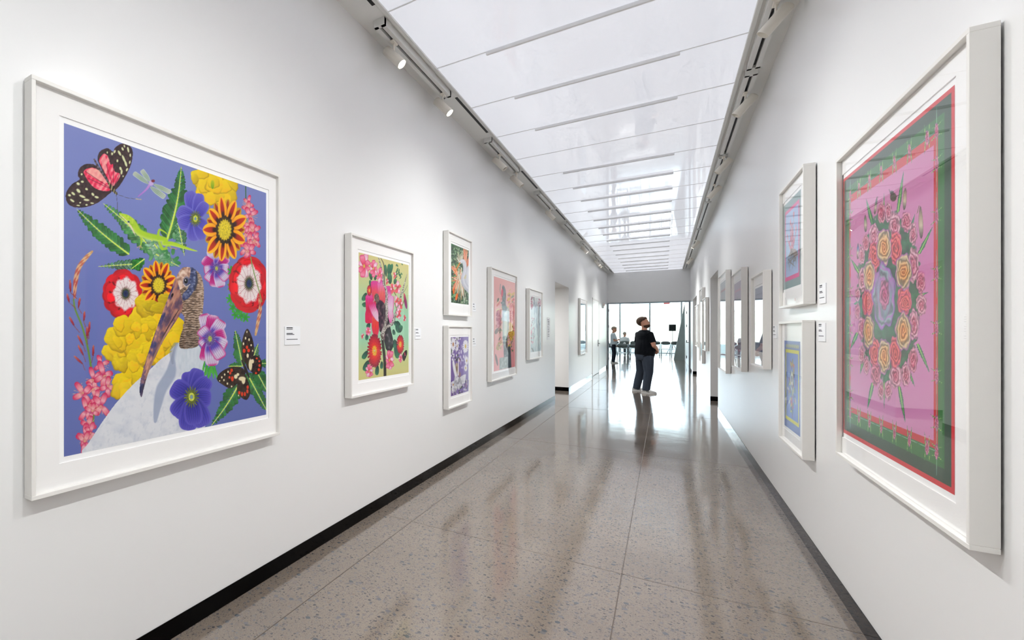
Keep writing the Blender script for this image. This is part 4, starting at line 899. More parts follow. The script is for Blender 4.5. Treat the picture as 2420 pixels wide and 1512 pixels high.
# ------------------------------------------------------------------ print: ring of roses on pink with a green border
def art_roses(nx=300, ny=460):
    P, Q = crop(1980, 400, 4.725), crop(1980, 700, 4.725)
    cor = [(1991.7, 422.8), (2253, 203), (2251, 1174.5), (1990.6, 1017.8)]
    cv = Canvas(nx, ny, cor, 'd0353f')
    def rect(s0, t0, s1, t1, col):
        r = (slice(int(t0*(ny-1)), int(t1*(ny-1))+1), slice(int(s0*(nx-1)), int(s1*(nx-1))+1)); cv.c[r] = col(cv.X[r], cv.Y[r], cv.T[r]) if callable(col) else C3(col)
    rect(.016, .014, .982, .985, '2f4a3a'); rect(.056, .050, .943, .949, '35703c')
    rect(.084, .087, .903, .907, 'c2323e')
    rect(.106, .115, .875, .888, lambda X, Y, T: ramp(T, [(.1, 'd08ab4'), (.5, 'cf83b4'), (.8, 'd592bd')]))
    def at(s, t): v = cv.Hm @ np.array([s, t, 1.]); return v[0]/v[2], v[1]/v[2]
    # sprigs along the border
    def sprig(s, t, vert, k=1.0):
        L = .062; wd = .024
        d = (0, 1) if vert else (1, 0)
        for sg in (-1, 1):
            f_leaf(cv, at(s, t), at(s+d[0]*L*sg, t+d[1]*L*sg), 1.7*k, dark='4a7a78', lite='6f9f94', mid='8fc0a0')
            for a in (-.6, .6): f_leaf(cv, at(s+d[0]*.010*sg, t+d[1]*.010*sg), at(s+(d[0]*.018+d[1]*.04*np.sign(a))*sg, t+(d[1]*.018+d[0]*.04*np.sign(a))*sg), 2.2*k, dark='23603a', lite='5fa060', mid='b8d878')
        c = at(s, t); e = at(s+.014, t+.020); g = at(s, t+.020)
        hx = max(1.2, abs(at(s+.012, t)[0]-at(s-.012, t)[0])/2); hy = max(1.5, abs(g[1]-c[1]))
        f_rose(cv, c[0], c[1], hx*1.05, hy*1.05, ('c0306c', 'c8507c', 'd07a9a', 'e6b4c8'), seed=3, turns=7, rim='9a5ab0')
    for t in (.080, .165, .301, .451, .592, .716, .839, .913): sprig(.893, t, True); sprig(.095, t, True)
    for q in (.831, .702, .578, .454, .330, .208): sprig(q, .080, False); sprig(q, .913, False)
    # leaves
    G = [P((655, 480), (720, 30)), P((375, 610), (305, 330)), P((500, 640), (503, 260)), P((750, 850), (845, 505)), P((890, 950), (1040, 655)), P((320, 1010), (235, 830)), P((225, 1150), (140, 1000)), P((830, 1440), (990, 1385)), P((730, 900), (690, 740)),
         Q((870, 540), (1005, 865)), Q((730, 730), (840, 1020)), Q((665, 1010), (735, 1420)), Q((500, 850), (500, 1255)), Q((375, 960), (315, 1250)), Q((280, 640), (235, 860)), Q((205, 400), (130, 575)), Q((230, 60), (165, 80)), Q((640, 780), (560, 840)), Q((760, 620), (850, 580))]
    for i, (a, b) in enumerate(G): f_leaf(cv, a, b, 7.0 if i not in (2, 12) else 4.0, seed=i, dark='23604a' if i % 2 else '2a6a40', lite='4a9070')
    # green mass behind the roses
    def mass(r, th, X, Y):
        nz = fbm(X*.12, Y*.08, 4, 3); return np.clip((.93+.22*(nz-.5)-r)*20, 0, 1), ramp(nz, [(.3, '1f4a34'), (.6, '2f6a48'), (.8, '3f7a58')])
    cv.polar(*P((560, 1420))[0], 82, 218, mass, rot=0.)
    # little birds between the leaves
    for a, b, w, c in ((P((740, 210))[0], P((725, 460))[0], 5, 'b8a48c'), (P((905, 420))[0], P((915, 780))[0], 6, 'a8967c'), (P((425, 310))[0], P((398, 505))[0], 3.4, '4a5a58'), (P((295, 505))[0], P((298, 700))[0], 4.0, '8a9a80'), (P((215, 820))[0], P((212, 1000))[0], 3.5, '5a78b0')):
        cv.petal(*a, *b, w, [(0, '54483c'), (.3, c), (.6, 'd8c8b0'), (1, '3a3430')], edge='6a5a4a', blunt=.4)
    cv.ellipse(*P((605, 315))[0], 8, 11, '4c4032'); cv.ellipse(*P((590, 265))[0], 5, 5, '2f2a26'); cv.stroke(P((570, 260), (560, 230)), 1, '3a342c'); cv.stroke(P((630, 310), (665, 295)), [2, .8], '3a342c')
    cv.stroke(P((890, 420), (870, 500)), 1, '7a6a50'); cv.stroke(P((440, 315), (425, 310)), .8, '2f3a38')
    # small outer roses
    pinkr = ('c03a60', 'd05a80', 'dca0b4', 'f2dce0')
    for i, (x, y, a, b, q) in enumerate(((475, 490, 40, 100, P), (550, 480, 35, 100, P), (620, 630, 55, 120, P), (750, 590, 50, 100, P), (825, 730, 40, 110, P), (390, 740, 48, 115, P), (300, 820, 32, 80, P), (255, 960, 30, 85, P), (825, 1080, 55, 170, P), (910, 1270, 45, 110, P), (262, 1225, 38, 120, P), (207, 1390, 28, 70, P), (910, 1500, 45, 90, P),
                                             (830, 325, 52, 150, Q), (915, 110, 50, 100, Q), (250, 350, 36, 110, Q), (250, 640, 28, 90, Q), (305, 770, 32, 90, Q), (820, 720, 45, 120, Q), (740, 880, 48, 120, Q), (625, 890, 58, 120, Q), (408, 850, 48, 130, Q), (465, 1050, 28, 90, Q), (545, 1050, 38, 100, Q), (208, 160, 26, 80, Q))):
        c = q((x, y))[0]; f_rose(cv, c[0], c[1], a/4.0, b/4.0, pinkr if i % 3 else ('b82c58', 'cc4470', 'd8809c', 'ecc4cc'), seed=i, turns=9, rim='b8509a' if i % 2 else 'a86a7c')
    # coral ring and orange ring
    for i, (x, y, a, b, q) in enumerate(((630, 880, 62, 170, P), (390, 980, 55, 160, P), (725, 1470, 70, 150, P), (320, 1480, 55, 140, P), (322, 60, 50, 110, Q), (400, 620, 55, 140, Q), (622, 630, 60, 160, Q), (735, 80, 60, 100, Q))):
        c = q((x, y))[0]; f_rose(cv, c[0], c[1], a/4.1, b/4.1, ('c83848', 'dc4a58', 'e0566c', 'ee9a84'), seed=40+i, turns=12, rim='c04a90')
    for i, (x, y, a, b, q) in enumerate(((500, 870, 78, 195, P), (720, 1150, 88, 190, P), (338, 1190, 65, 170, P), (715, 400, 85, 200, Q), (328, 390, 60, 180, Q), (500, 670, 68, 185, Q))):
        c = q((x, y))[0]; f_rose(cv, c[0], c[1], a/4.3, b/4.3, ('d8742c', 'e89a4c', 'c8b89a', 'f4d8a8'), seed=60+i, turns=13, rim='a03ab0')
    # great central rose
    c = P((500, 1420))[0]
    f_rose(cv, c[0], c[1], 27.5, 78, ('c02c78', 'b07aa0', '9ab4b8', 'c86ac0'), seed=7, turns=9, rim='9a3ab8')
    cv.petal(c[0]-1, c[1]+52, c[0]-17, c[1]-58, 9, [(0, '6f8a90'), (.5, '8ab4b8'), (1, 'b470b8')], edge='b03aa8', blunt=.3, a=.7)
    cv.petal(c[0], c[1]+60, c[0]+20, c[1]-44, 9, [(0, '6f8a90'), (.5, '88b8b8'), (1, 'b470b8')], edge='a83ab0', blunt=.3, a=.75)
    f_rose(cv, c[0]+1, c[1]-4, 12, 36, ('c81c68', 'c04a84', 'c07098', 'e090b8'), seed=9, turns=8, rim='8a5a70')
    return cv

# ------------------------------------------------------------------ print: vulture and blossoms on green and yellow
def f_blossom(cv, cx, cy, rx, ry, n=8, cols=None, seed=0, ctr='d8c048'):
    rr = random.Random(seed); a0 = rr.random()*6
    cols = cols or [(0, 'c83058'), (.45, 'e66a8a'), (.8, 'ee9ab4'), (1, 'd83a78')]
    for i in range(n):
        a = a0+2*PI*i/n; k = .85+.25*rr.random(); cc = cols if i % 3 else [(0, 'd85a7a'), (.5, 'f8e6ee'), (1, 'e8a0c0')]
        cv.petal(cx, cy, cx+math.cos(a)*rx*k, cy+math.sin(a)*ry*k, (rx+ry)*.15, cc, edge='c02860', blunt=.30)
    cv.ellipse(cx, cy, rx*.2, ry*.2, ctr, soft=.5)
def f_dahlia(cv, cx, cy, rx, ry, seed=0):
    rr = random.Random(seed)
    for ly, R in enumerate((1, .88, .74, .6, .46, .32, .2)):
        n = 26-3*ly
        for i in range(n):
            a = 2*PI*(i+.5*(ly % 2))/n+rr.random()*.1; x, y = math.cos(a), math.sin(a)
            g = rr.random(); tip = ['6a1038', '8a1038', 'b01c38', 'c8283a', 'd83a34', 'e0702c', 'e8b83c'][ly]
            cv.petal(cx+x*rx*R*.3, cy+y*ry*R*.3, cx+x*rx*R, cy+y*ry*R, rx*.16, [(0, 'd8902c' if ly > 3 else 'b81c34'), (.6, 'e04038' if ly < 5 else 'ecc848'), (1, tip)], edge=('8a0c30' if ly < 4 else 'c85a24'), blunt=.35)
def art_vulture(nx=240, ny=290):
    cor = [(848.3, 597), (966.4, 624.7), (966.4, 879), (848.3, 897)]
    U, V = crop(840, 590, 9.45), crop(840, 740, 8.893)
    cv = Canvas(nx, ny, cor, lambda X, Y, S, T: ramp(T, [(0, 'd9d092'), (.22, 'c9d29a'), (.48, 'a6d6b8'), (.68, 'a9d8b6'), (.88, 'cdd494'), (1, 'd6cf8e')]))
    leaf = lambda q, a, b, w, c='2f6a4c': cv.petal(*q(a)[0], *q(b)[0], w, [(0, '1c4234'), (.5, c), (1, '3f8a62')], edge='1a3c30', blunt=.35)
    for a, b, w in (((250, 960), (170, 1140), 5.5), ((260, 1180), (170, 1260), 6), ((360, 680), (340, 500), 4.5), ((440, 680), (460, 560), 4), ((340, 820), (330, 680), 3), ((690, 600), (670, 330), 3.5), ((740, 560), (760, 310), 4.5), ((770, 560), (825, 310), 4), ((780, 760), (760, 520), 6), ((880, 760), (900, 640), 4)): leaf(U, a, b, w)
    for k in range(22):
        rr = random.Random(k); x, y = 890+rr.random()*150, 270+rr.random()*330; a = U((x, y))[0]; cv.petal(*a, a[0]+rr.uniform(-5, 5), a[1]+6, 1.6, '3f7a54', edge='2a5a40')
    for a, b, w in (((260, 780), (160, 950), 6), ((280, 980), (190, 1200), 7), ((470, 1080), (450, 1290), 5), ((560, 1000), (550, 1160), 4), ((300, 200), (260, 300), 5), ((880, 150), (930, 400), 8), ((930, 400), (960, 240), 6), ((850, 560), (890, 940), 7), ((830, 540), (820, 720), 5), ((800, 330), (820, 450), 4), ((840, 150), (850, 250), 4), ((250, 420), (240, 560), 4)): leaf(V, a, b, w, '2a5c50')
    # big petals
    def bp(q, a, b, w, c): cv.petal(*q(a)[0], *q(b)[0], w, c, edge='d02a78', blunt=.22, veins=5)
    bp(U, (470, 1250), (420, 690), 9, [(0, 'd8405c'), (.55, 'ee5a62'), (.85, 'e83c98'), (1, 'e040a8')])
    bp(U, (620, 1250), (560, 680), 10, [(0, 'd8405c'), (.5, 'f0706a'), (.85, 'f08ac8'), (1, 'e040a8')])
    bp(U, (760, 1300), (720, 800), 8, [(0, 'f4b0dc'), (.5, 'f6d6ec'), (.8, 'e03c9c'), (1, 'e858b4')])
    bp(U, (760, 1560), (800, 1020), 8.5, [(0, 'e890c8'), (.5, 'f8e4f2'), (1, 'f0a8dc')])
    bp(V, (760, 220), (740, -40), 7, [(0, 'e05aa8'), (.5, 'f0b0d4'), (1, 'f4d0e8')])
    bp(U, (330, 1560), (310, 1000), 9.5, [(0, 'd02050'), (.5, 'e42c5c'), (.8, 'e83a94'), (1, 'ec5ab0')])
    bp(U, (300, 1250), (300, 1640), 8.5, [(0, 'c81e4c'), (.6, 'e43060'), (1, 'e02a5c')])
    bp(V, (430, 520), (420, 20), 9.5, [(0, 'e03a70'), (.5, 'ee4440'), (1, 'f06a52')])
    bp(U, (520, 1600), (350, 1180), 9, [(0, 'f8e0ee'), (.5, 'f6c8e0'), (.85, 'e85a9c'), (1, 'e2306c')])
    # vulture
    cv.poly(U((480, 1150), (560, 1120), (640, 1180), (680, 1280), (690, 1420))+V((700, 100), (740, 300), (790, 520), (800, 640), (770, 760), (700, 800), (640, 720), (600, 560), (560, 420), (510, 360), (490, 150), (480, -40))+U((470, 1280)), lambda X, Y: ramp(fbm(X*.25, Y*.12, 3, 3), [(.3, '141018'), (.55, '3a2436'), (.72, '6a5058'), (.9, '8a7478')]), smooth=True)
    cv.poly(V((640, 420), (720, 330), (790, 520), (800, 640), (770, 760), (690, 780), (630, 700)), lambda X, Y: ramp(fbm(X*.2, Y*.1, 7, 2), [(.3, '14161c'), (.6, '24262e'), (.8, '6a6066')]), smooth=True)
    cv.poly(U((420, 1080), (440, 1000), (480, 970), (515, 1000), (535, 1080), (520, 1170), (470, 1190), (440, 1130)), lambda X, Y: ramp(fbm(X*.5, Y*.5, 3, 2), [(.3, '453a34'), (.7, '8a7a6c')]), smooth=True)
    cv.poly(U((430, 1080), (400, 1165), (425, 1140), (450, 1120)), 'b8aca0')
    # trunk and birch
    cv.stroke(V((570, 540), (600, 800), (620, 1050), (625, 1330)), [3.5, 3.8, 3.8, 3.8], '2a2620')
    br = lambda X, Y, t, sd: ramp(fbm(X*.9, Y*.9, 4, 2)-.12*np.abs(sd), [(.25, '4a443c'), (.42, '98928a'), (.6, 'd8d4cc')])
    cv.stroke(U((520, 170), (560, 330), (610, 560), (640, 760), (690, 900), (700, 1200))+V((660, 60), (620, 260), (560, 440), (570, 540)), [1.4, 2.2, 2.6, 2.8, 3.4, 3.6, 3.6, 3.8, 4.4, 2.6], br)
    cv.stroke(V((570, 470), (640, 300), (770, 220), (830, 60))+U((960, 1250), (1010, 1060), (1070, 860), (1155, 540)), [4, 4, 3.8, 3.2, 2.6, 2.4, 2, .6], br)
    cv.stroke(U((570, 190), (640, 350), (650, 760)), [.8, 1.2, 1.5], '5a564e'); cv.stroke(U((1060, 960), (1120, 880), (1165, 780)), [1.2, .8, .5], '8a867c')
    cv.stroke(V((560, 470), (565, 520)), 1.6, '4a3020')
    cv.stroke(U((860, 920), (930, 1060), (1000, 1250)), 1.2, '7a7a38'); cv.stroke(U((880, 1180), (920, 1300)), 1.2, '7a7a38'); cv.stroke(U((1090, 1120), (1040, 1260)), 1.1, '7a7a38')
    # flowers
    for i, (q, x, y, a, b) in enumerate(((U, 200, 370, 14, 30), (U, 410, 420, 9.5, 20), (U, 545, 560, 7, 18), (V, 275, 370, 6.5, 11), (V, 720, 980, 9.5, 25), (V, 295, 1210, 8.5, 16), (V, 955, 940, 5, 10))): f_blossom(cv, *q((x, y))[0], a, b, seed=i)
    coral = [(0, 'a82c34'), (.5, 'e0606a'), (1, 'e87a78')]
    for i, (q, x, y, a, b) in enumerate(((U, 880, 560, 4.5, 8), (U, 950, 830, 7.5, 17), (U, 710, 700, 4, 8), (U, 830, 860, 5, 14), (U, 930, 1140, 5, 14), (U, 1010, 1200, 5, 14), (U, 970, 1400, 6, 14), (V, 915, 30, 6, 12), (V, 155, 470, 4, 7), (V, 1040, 100, 4, 8))): f_blossom(cv, *q((x, y))[0], a, b, 5, coral, seed=20+i, ctr='a03a34')
    cv.petal(*U((1090, 950))[0], *U((1150, 1310))[0], 4, [(0, 'e0606a'), (.5, '8a3060'), (1, '9a3a88')], edge='5a2048')
    cv.poly(V((985, 890), (1040, 790), (1085, 770), (1090, 850), (1060, 940), (1020, 1000)), '241c1e', smooth=True); cv.stroke(V((1040, 820), (1050, 880)), 1, 'e0406a')
    f_dahlia(cv, *V((405, 780))[0], 17.5, 40, seed=2); f_dahlia(cv, *V((948, 645))[0], 9.5, 23, seed=3); f_dahlia(cv, *U((315, 910))[0], 6, 13, seed=4)
    return cv

# ------------------------------------------------------------------ print: white egret over leaves and orange plumes
def art_egret(nx=110, ny=130):
    cv = Canvas(nx, ny, [(1066.6, 575), (1108, 592), (1108, 720), (1066.6, 714.7)], lambda X, Y, S, T: ramp(fbm(X*.35, Y*.3, 3, 3), [(.3, '24382c'), (.5, '4a6a4c'), (.65, '7a9a72'), (.8, 'c4cdbc')]))
    K = crop(1060, 560, 8.9); rr = random.Random(3)
    for i in range(30):
        x, y = rr.uniform(60, 420), rr.uniform(150, 1400); c = K((x, y))[0]; cv.ellipse(*c, rr.uniform(1.5, 4), rr.uniform(2, 6), ['6a9a64', '3f6a48', '8ab080'][i % 3], rot=rr.random()*3)
    for i in range(26):
        a = -PI/2+rr.uniform(-1.2, .9); c = K((250, 560))[0]; L = rr.uniform(18, 36); cv.stroke([c, (c[0]+math.cos(a)*L*.5, c[1]+math.sin(a)*L)], [.9, .4], ['e0dccb', 'cfc8b0', 'b8a890'][i % 3])
    for (x0, y0), (x1, y1), n in (((350, 620), (360, 280), 20), ((380, 760), (415, 420), 10), ((190, 780), (95, 640), 14), ((230, 840), (120, 1080), 16), ((180, 900), (80, 880), 8)):
        for i in range(n):
            a, b = K((x0+rr.uniform(-25, 25), y0+rr.uniform(-60, 60)))[0], K((x1+rr.uniform(-50, 50), y1+rr.uniform(-60, 60)))[0]; cv.stroke([a, b], [1.3, .5], ['e8825a', 'f0a07c', 'd86a44', 'f4c0a4'][i % 4])
    for i in range(26):
        a, b = K((230+rr.uniform(-20, 60), 640+rr.uniform(0, 300)))[0], K((160+rr.uniform(-40, 230), 1180+rr.uniform(-120, 230)))[0]; cv.stroke([a, b], [1.1, .5], ['e2ddc8', 'cdc6ac', 'f0ece0', 'e8a078', 'b8b89c'][i % 5])
    w = lambda X, Y, t, sd: lerp(ramp(t, [(0, 'dfe0e6'), (1, 'bfc2cc')]), C3('f0f0f4'), np.clip(.6-np.abs(sd-.2), 0, 1))
    cv.stroke(K((440, 620), (400, 780), (400, 1000), (440, 1140)), [4, 9, 10, 6], w); cv.stroke(K((250, 540), (300, 500), (340, 560), (350, 700), (310, 850), (330, 980), (400, 1080)), [3.5, 5.5, 5.5, 5.5, 6, 7, 7], w)
    cv.stroke(K((350, 860), (370, 800)), [3, 1.5], 'd8d0b0')
    cv.stroke(K((245, 545), (180, 660), (115, 790)), [2.2, 2, .8], 'd08a3c'); cv.ellipse(*K((245, 570))[0], 1, 1, '38302a')
    cv.petal(*K((190, 1180))[0], *K((160, 1330))[0], 3.4, 'e8742c'); cv.petal(*K((120, 1040))[0], *K((110, 1200))[0], 2.6, 'e8702c')
    return cv
# ------------------------------------------------------------------ print: white wings and daisies on violet
def art_wings(nx=110, ny=130):
    cv = Canvas(nx, ny, [(1066, 795.7), (1107.6, 797), (1107.6, 924.7), (1066, 936)], lambda X, Y, S, T: ramp(S+.3*fbm(X*.1, Y*.06, 3, 2), [(.2, '74589a'), (.7, '8c7ab4'), (1.2, '9e98c4')]))
    K = crop(1060, 780, 9.45); rr = random.Random(9)
    for i in range(150):
        x, y = rr.uniform(60, 270), rr.uniform(150, 680) if i < 90 else rr.uniform(1120, 1440)
        if i >= 90: x = rr.uniform(60, 430)
        cv.ellipse(*K((x, y))[0], rr.uniform(.8, 2.2), rr.uniform(1.5, 4), ['e6e4ea', '5a6a5c', 'cfc8d8', '4a4a58', 'f0eef2'][i % 5])
    for i in range(24):
        x, y = rr.uniform(270, 430), rr.uniform(330, 900); cv.ellipse(*K((x, y))[0], rr.uniform(1, 2.5), rr.uniform(2, 5), ['d8d4e6', 'b8acd0', 'f0eef4'][i % 3], a=.8)
    def daisy(x, y, rx, ry, c='d8c070'):
        p = K((x, y))[0]
        for i in range(14): a = i*2*PI/14; cv.petal(*p, p[0]+math.cos(a)*rx, p[1]+math.sin(a)*ry, rx*.30, 'f2f1f6', edge='d0cade', blunt=.3)
        cv.ellipse(*p, rx*.32, ry*.34, c)
    daisy(385, 370, 6.5, 15); daisy(110, 310, 5.5, 15, 'b87a3c'); daisy(410, 690, 4, 10); daisy(390, 850, 4, 8); daisy(110, 1210, 4, 9, 'b88a4c'); daisy(200, 350, 3, 12, 'c09a5c')
    cv.ellipse(*K((190, 850))[0], 4.5, 14, 'b8a894'); cv.ellipse(*K((190, 860))[0], 2.2, 7, '8a7460'); cv.ellipse(*K((250, 990))[0], 3.6, 7, '9a7a80'); cv.ellipse(*K((395, 1240))[0], 2.6, 6, 'a890b4')
    for k in range(22):
        t = k/21; a = K((110+60*t, 680+380*t))[0]; cv.petal(*K((150+70*t, 1000+110*t))[0], *a, 3, 'f4f3f6', edge='d8d6de', blunt=.3)
        b = K((390-20*t, 1000+60*math.sin(t*3)+160*t))[0]; cv.petal(*K((230, 1100+90*t))[0], *b, 3, 'f2f2f5', edge='d0d0da', blunt=.3)
    cv.poly(K((150, 1040), (250, 1060), (320, 1130), (280, 1280), (210, 1300), (160, 1380), (130, 1250)), lambda X, Y: ramp(fbm(X*.4, Y*.2, 3, 2), [(.3, 'a8a8b0'), (.7, 'eeeef2')]), smooth=True)
    cv.stroke(K((235, 640), (228, 800), (220, 1000)), [1.2, 1, 2], 'ece6ea'); cv.stroke(K((245, 640), (265, 700)), .6, 'c05a6a')
    return cv
# ------------------------------------------------------------------ print: dark bird over a column of flowers on pink
def art_column(nx=130, ny=140):
    cv = Canvas(nx, ny, [(1167.6, 652.6), (1217.8, 668.5), (1217.8, 866), (1167.6, 877.5)], lambda X, Y, S, T: ramp(T, [(0, 'efb4b0'), (.6, 'e9b4b2'), (1, 'ea9c9e')]))
    K = crop(1160, 640, 6.043); rr = random.Random(4)
    for i in range(150):
        x, y = (rr.uniform(95, 160), rr.uniform(400, 1130)) if i % 2 else (rr.uniform(240, 325), rr.uniform(260, 1180))
        c = ['d8b85c', 'b8a468', 'c84a5c', 'd87a74', '7a8a6a', 'e8d8b0', 'e0c050', '6a6a5c'][i % 8]; cv.ellipse(*K((x, y))[0], rr.uniform(.8, 2.6), rr.uniform(1.5, 5.5), c, rot=rr.random())
    cv.poly(K((80, 600), (110, 560), (140, 620), (145, 760), (110, 820), (80, 740)), lambda X, Y: ramp(fbm(X*.6, Y*.4, 3, 2), [(.3, 'a03a5c'), (.7, 'dca0ac')]), smooth=True)
    cv.poly(K((270, 480), (310, 460), (335, 560), (320, 720), (285, 740), (270, 600)), lambda X, Y: ramp(fbm(X*.5, Y*.4, 5, 2), [(.3, 'c84a54'), (.7, 'e89a90')]), smooth=True)
    cv.poly(K((265, 800), (295, 750), (320, 800), (310, 950), (285, 1000), (262, 920)), lambda X, Y: ramp(fbm(X*.6, Y*.4, 6, 2), [(.3, 'c08a2c'), (.7, 'ecc860')]), smooth=True)
    col = lambda X, Y, t, sd: ramp(sd+.15*np.sin(X*2.2), [(-1, '6a7a80'), (-.4, 'cdd2cc'), (.2, 'e6e6dc'), (1, '6a767c')])
    cv.stroke(K((215, 560), (215, 800), (205, 960)), [9.5, 8.5, 6.5], col); cv.stroke(K((205, 960), (215, 1100), (225, 1360)), [6.5, 6, 6], lambda X, Y, t, sd: ramp(fbm(X*.3, Y*.15, 3, 2), [(.3, '3a4248'), (.6, '74828a'), (.8, 'b0b8b4')]))
    cv.poly(K((125, 1240), (245, 1225), (245, 1385), (125, 1410)), lambda X, Y: ramp(fbm(X*.5, Y*.2, 6, 2), [(.3, '8a9894'), (.7, 'b8c4c0')]))
    cv.stroke(K((265, 1100), (270, 1380)), [4, 5], '4a565c')
    dk = lambda X, Y: ramp(fbm(X*.3, Y*.2, 8, 2), [(.3, '3a4850'), (.7, '74868c')])
    cv.poly(K((160, 520), (165, 400), (160, 300), (165, 220), (185, 205), (210, 260), (220, 340), (215, 460), (235, 540), (200, 590)), dk, smooth=True)
    cv.poly(K((150, 300), (165, 250), (180, 290), (175, 350), (155, 375)), 'c83058', smooth=True); cv.stroke(K((140, 190), (135, 270), (145, 330)), 1, '8a9a98')
    for x, y, a, b, r in ((85, 1270, 2.6, 15, -.2), (85, 860, 4, 8, .4)): cv.ellipse(*K((x, y))[0], a, b, '6a5a58', rot=r)
    return cv
# ------------------------------------------------------------------ print: pale wing between pink flowers
def art_pale(nx=80, ny=110):
    cv = Canvas(nx, ny, [(1254.6, 700), (1279.5, 706), (1279.5, 830), (1254.6, 831)], lambda X, Y, S, T: ramp(.6*fbm(X*.5, Y*.12, 3, 3)+.3*T, [(.2, 'eef2f0'), (.5, 'dbe6e6'), (.8, 'b4c8cc')]))
    K = crop(1245, 680, 8.89); rr = random.Random(6)
    for i in range(64):
        x, y = (rr.uniform(90, 130), rr.uniform(190, 450)) if i < 18 else ((rr.uniform(240, 310), rr.uniform(230, 400)) if i < 34 else (rr.uniform(95, 155), rr.uniform(600, 1150)))
        cv.ellipse(*K((x, y))[0], rr.uniform(.6, 1.6), rr.uniform(1.2, 4), ['c8708c', 'd89aac', 'b05a78', 'e4b8c4', '8a6a74'][i % 5])
    for i in range(60):
        x = rr.uniform(150, 290); y = rr.uniform(250, 900); cv.stroke(K((x, y), (x+rr.uniform(-20, 20), y+rr.uniform(80, 260))), .5, ['a8b4c0', 'c8d0d4', '8a94a4'][i % 3])
    cv.stroke(K((150, 195), (155, 260)), 1, '5a5a5c'); cv.stroke(K((285, 400), (290, 1200)), .6, '9ab0b8'); cv.stroke(K((110, 1260), (140, 1330)), 1.5, '7a7a78')
    return cv
def unit(nx, ny, bg): return Canvas(nx, ny, [(0, 0), (100, 0), (100, 104), (0, 104)], bg)
# ------------------------------------------------------------------ print: flower spikes on light blue with a magenta line
def art_spikes(nx=110, ny=130):
    cv = unit(nx, ny, '7f9a9a')
    cv.poly([(9, 9), (91, 9), (91, 95), (9, 95)], 'd8348c'); cv.poly([(13, 13), (87, 13), (87, 90), (13, 90)], lambda X, Y: ramp(Y/104, [(0, 'a4b8e0'), (.5, '9cc0dc'), (1, 'a8b6dc')]))
    rr = random.Random(2)
    for k, (x0, y0, x1, y1) in enumerate(((48, 62, 40, 28), (50, 62, 62, 22), (45, 64, 26, 44), (55, 64, 76, 40), (50, 60, 50, 34))):
        cv.stroke([(x0, y0), (x1, y1)], 1, '8a6a6a')
        for i in range(13):
            t = rr.random(); x, y = x0+(x1-x0)*t, y0+(y1-y0)*t; cv.petal(x, y, x+rr.uniform(-6, 6), y-rr.uniform(3, 9), 2.2, ['c84a70', 'e090a8', 'b03a64', 'f0c4cc'][i % 4], edge='a02a54')
    for i in range(16): cv.stroke([(50+rr.uniform(-6, 6), 60), (50+rr.uniform(-26, 26), 66+rr.uniform(0, 8)), (50+rr.uniform(-30, 26), 72+rr.uniform(0, 14))], [1.8, 1.0, .5], ['6a5a50', '8a7a6a', '4a4440'][i % 3])
    cv.ellipse(70, 66, 14, 4, '8a7a74', rot=.3)
    return cv
# ------------------------------------------------------------------ print: tall bloom on blue with a yellow line
def art_bluebloom(nx=110, ny=130):
    cv = unit(nx, ny, '6d83bf')
    for k in range(14): cv.petal(10+k*6, 8, 14+k*6, 4, 1.6, 'e0dc60')
    cv.poly([(8, 10), (92, 10), (92, 95), (8, 95)], 'e4de3c'); cv.poly([(12, 14), (88, 14), (88, 91), (12, 91)], lambda X, Y: ramp(Y/104, [(0, '7c90d0'), (1, '6a86c8')]))
    rr = random.Random(5)
    cv.stroke([(50, 84), (49, 60), (50, 40)], [1.5, 2, 1.6], '5a7a48')
    for i in range(60):
        y = rr.uniform(24, 82); w = 22*math.sin(PI*(y-20)/66); x = 50+rr.uniform(-w, w); a = rr.random()*6
        cv.petal(x, y, x+math.cos(a)*9, y+math.sin(a)*9, 2.6, ['d8d050', 'c03a4c', '4a7a5c', '2f4a70', 'e8e6d8', 'b8a048', '8a4a8a'][i % 7], edge='3a4a50')
    cv.ellipse(50, 44, 9, 8, 'e6e4dc'); cv.ellipse(50, 44, 4, 4, '3a4a70')
    return cv
# ------------------------------------------------------------------ prints seen only through glare farther along
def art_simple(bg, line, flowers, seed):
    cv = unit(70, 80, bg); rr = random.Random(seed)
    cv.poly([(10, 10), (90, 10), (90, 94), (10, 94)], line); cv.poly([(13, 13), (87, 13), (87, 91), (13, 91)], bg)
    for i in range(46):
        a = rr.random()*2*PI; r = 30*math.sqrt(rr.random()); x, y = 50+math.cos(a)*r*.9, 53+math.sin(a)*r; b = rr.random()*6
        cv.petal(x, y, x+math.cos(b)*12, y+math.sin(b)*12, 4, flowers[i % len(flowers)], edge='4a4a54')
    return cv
#=====PLACE
# ------------------------------------------------------------------ the framed prints
framed('large framed print of a white stork among bright flowers on blue, left wall', -1, 1.580, 1.606, 1.462, 1.522, (.016, .002, 1.225, 1.268), art_stork())
framed('framed print of a black vulture and pink flowers on yellow and green', -1, 3.728, 1.564, 1.146, 1.195, (.042, -.001, .925, .955), art_vulture())
framed('small framed print of a white egret with orange plumes, upper of a pair', -1, 5.622, 2.065, .822, .888, (.040, .010, .607, .631), art_egret())
framed('small framed print of white wings and daisies on violet, lower of a pair', -1, 5.620, 1.073, .826, .880, (.034, -.001, .608, .632), art_wings())
framed('large framed pink print of a dark bird above a flowered column', -1, 7.580, 1.542, 1.436, 1.506, (.080, .009, 1.206, 1.273), art_column())
framed('framed pale print of white plumage and pink flowers, beside the side opening', -1, 9.765, 1.573, 1.135, 1.204, (.078, -.001, .904, .955), art_pale())
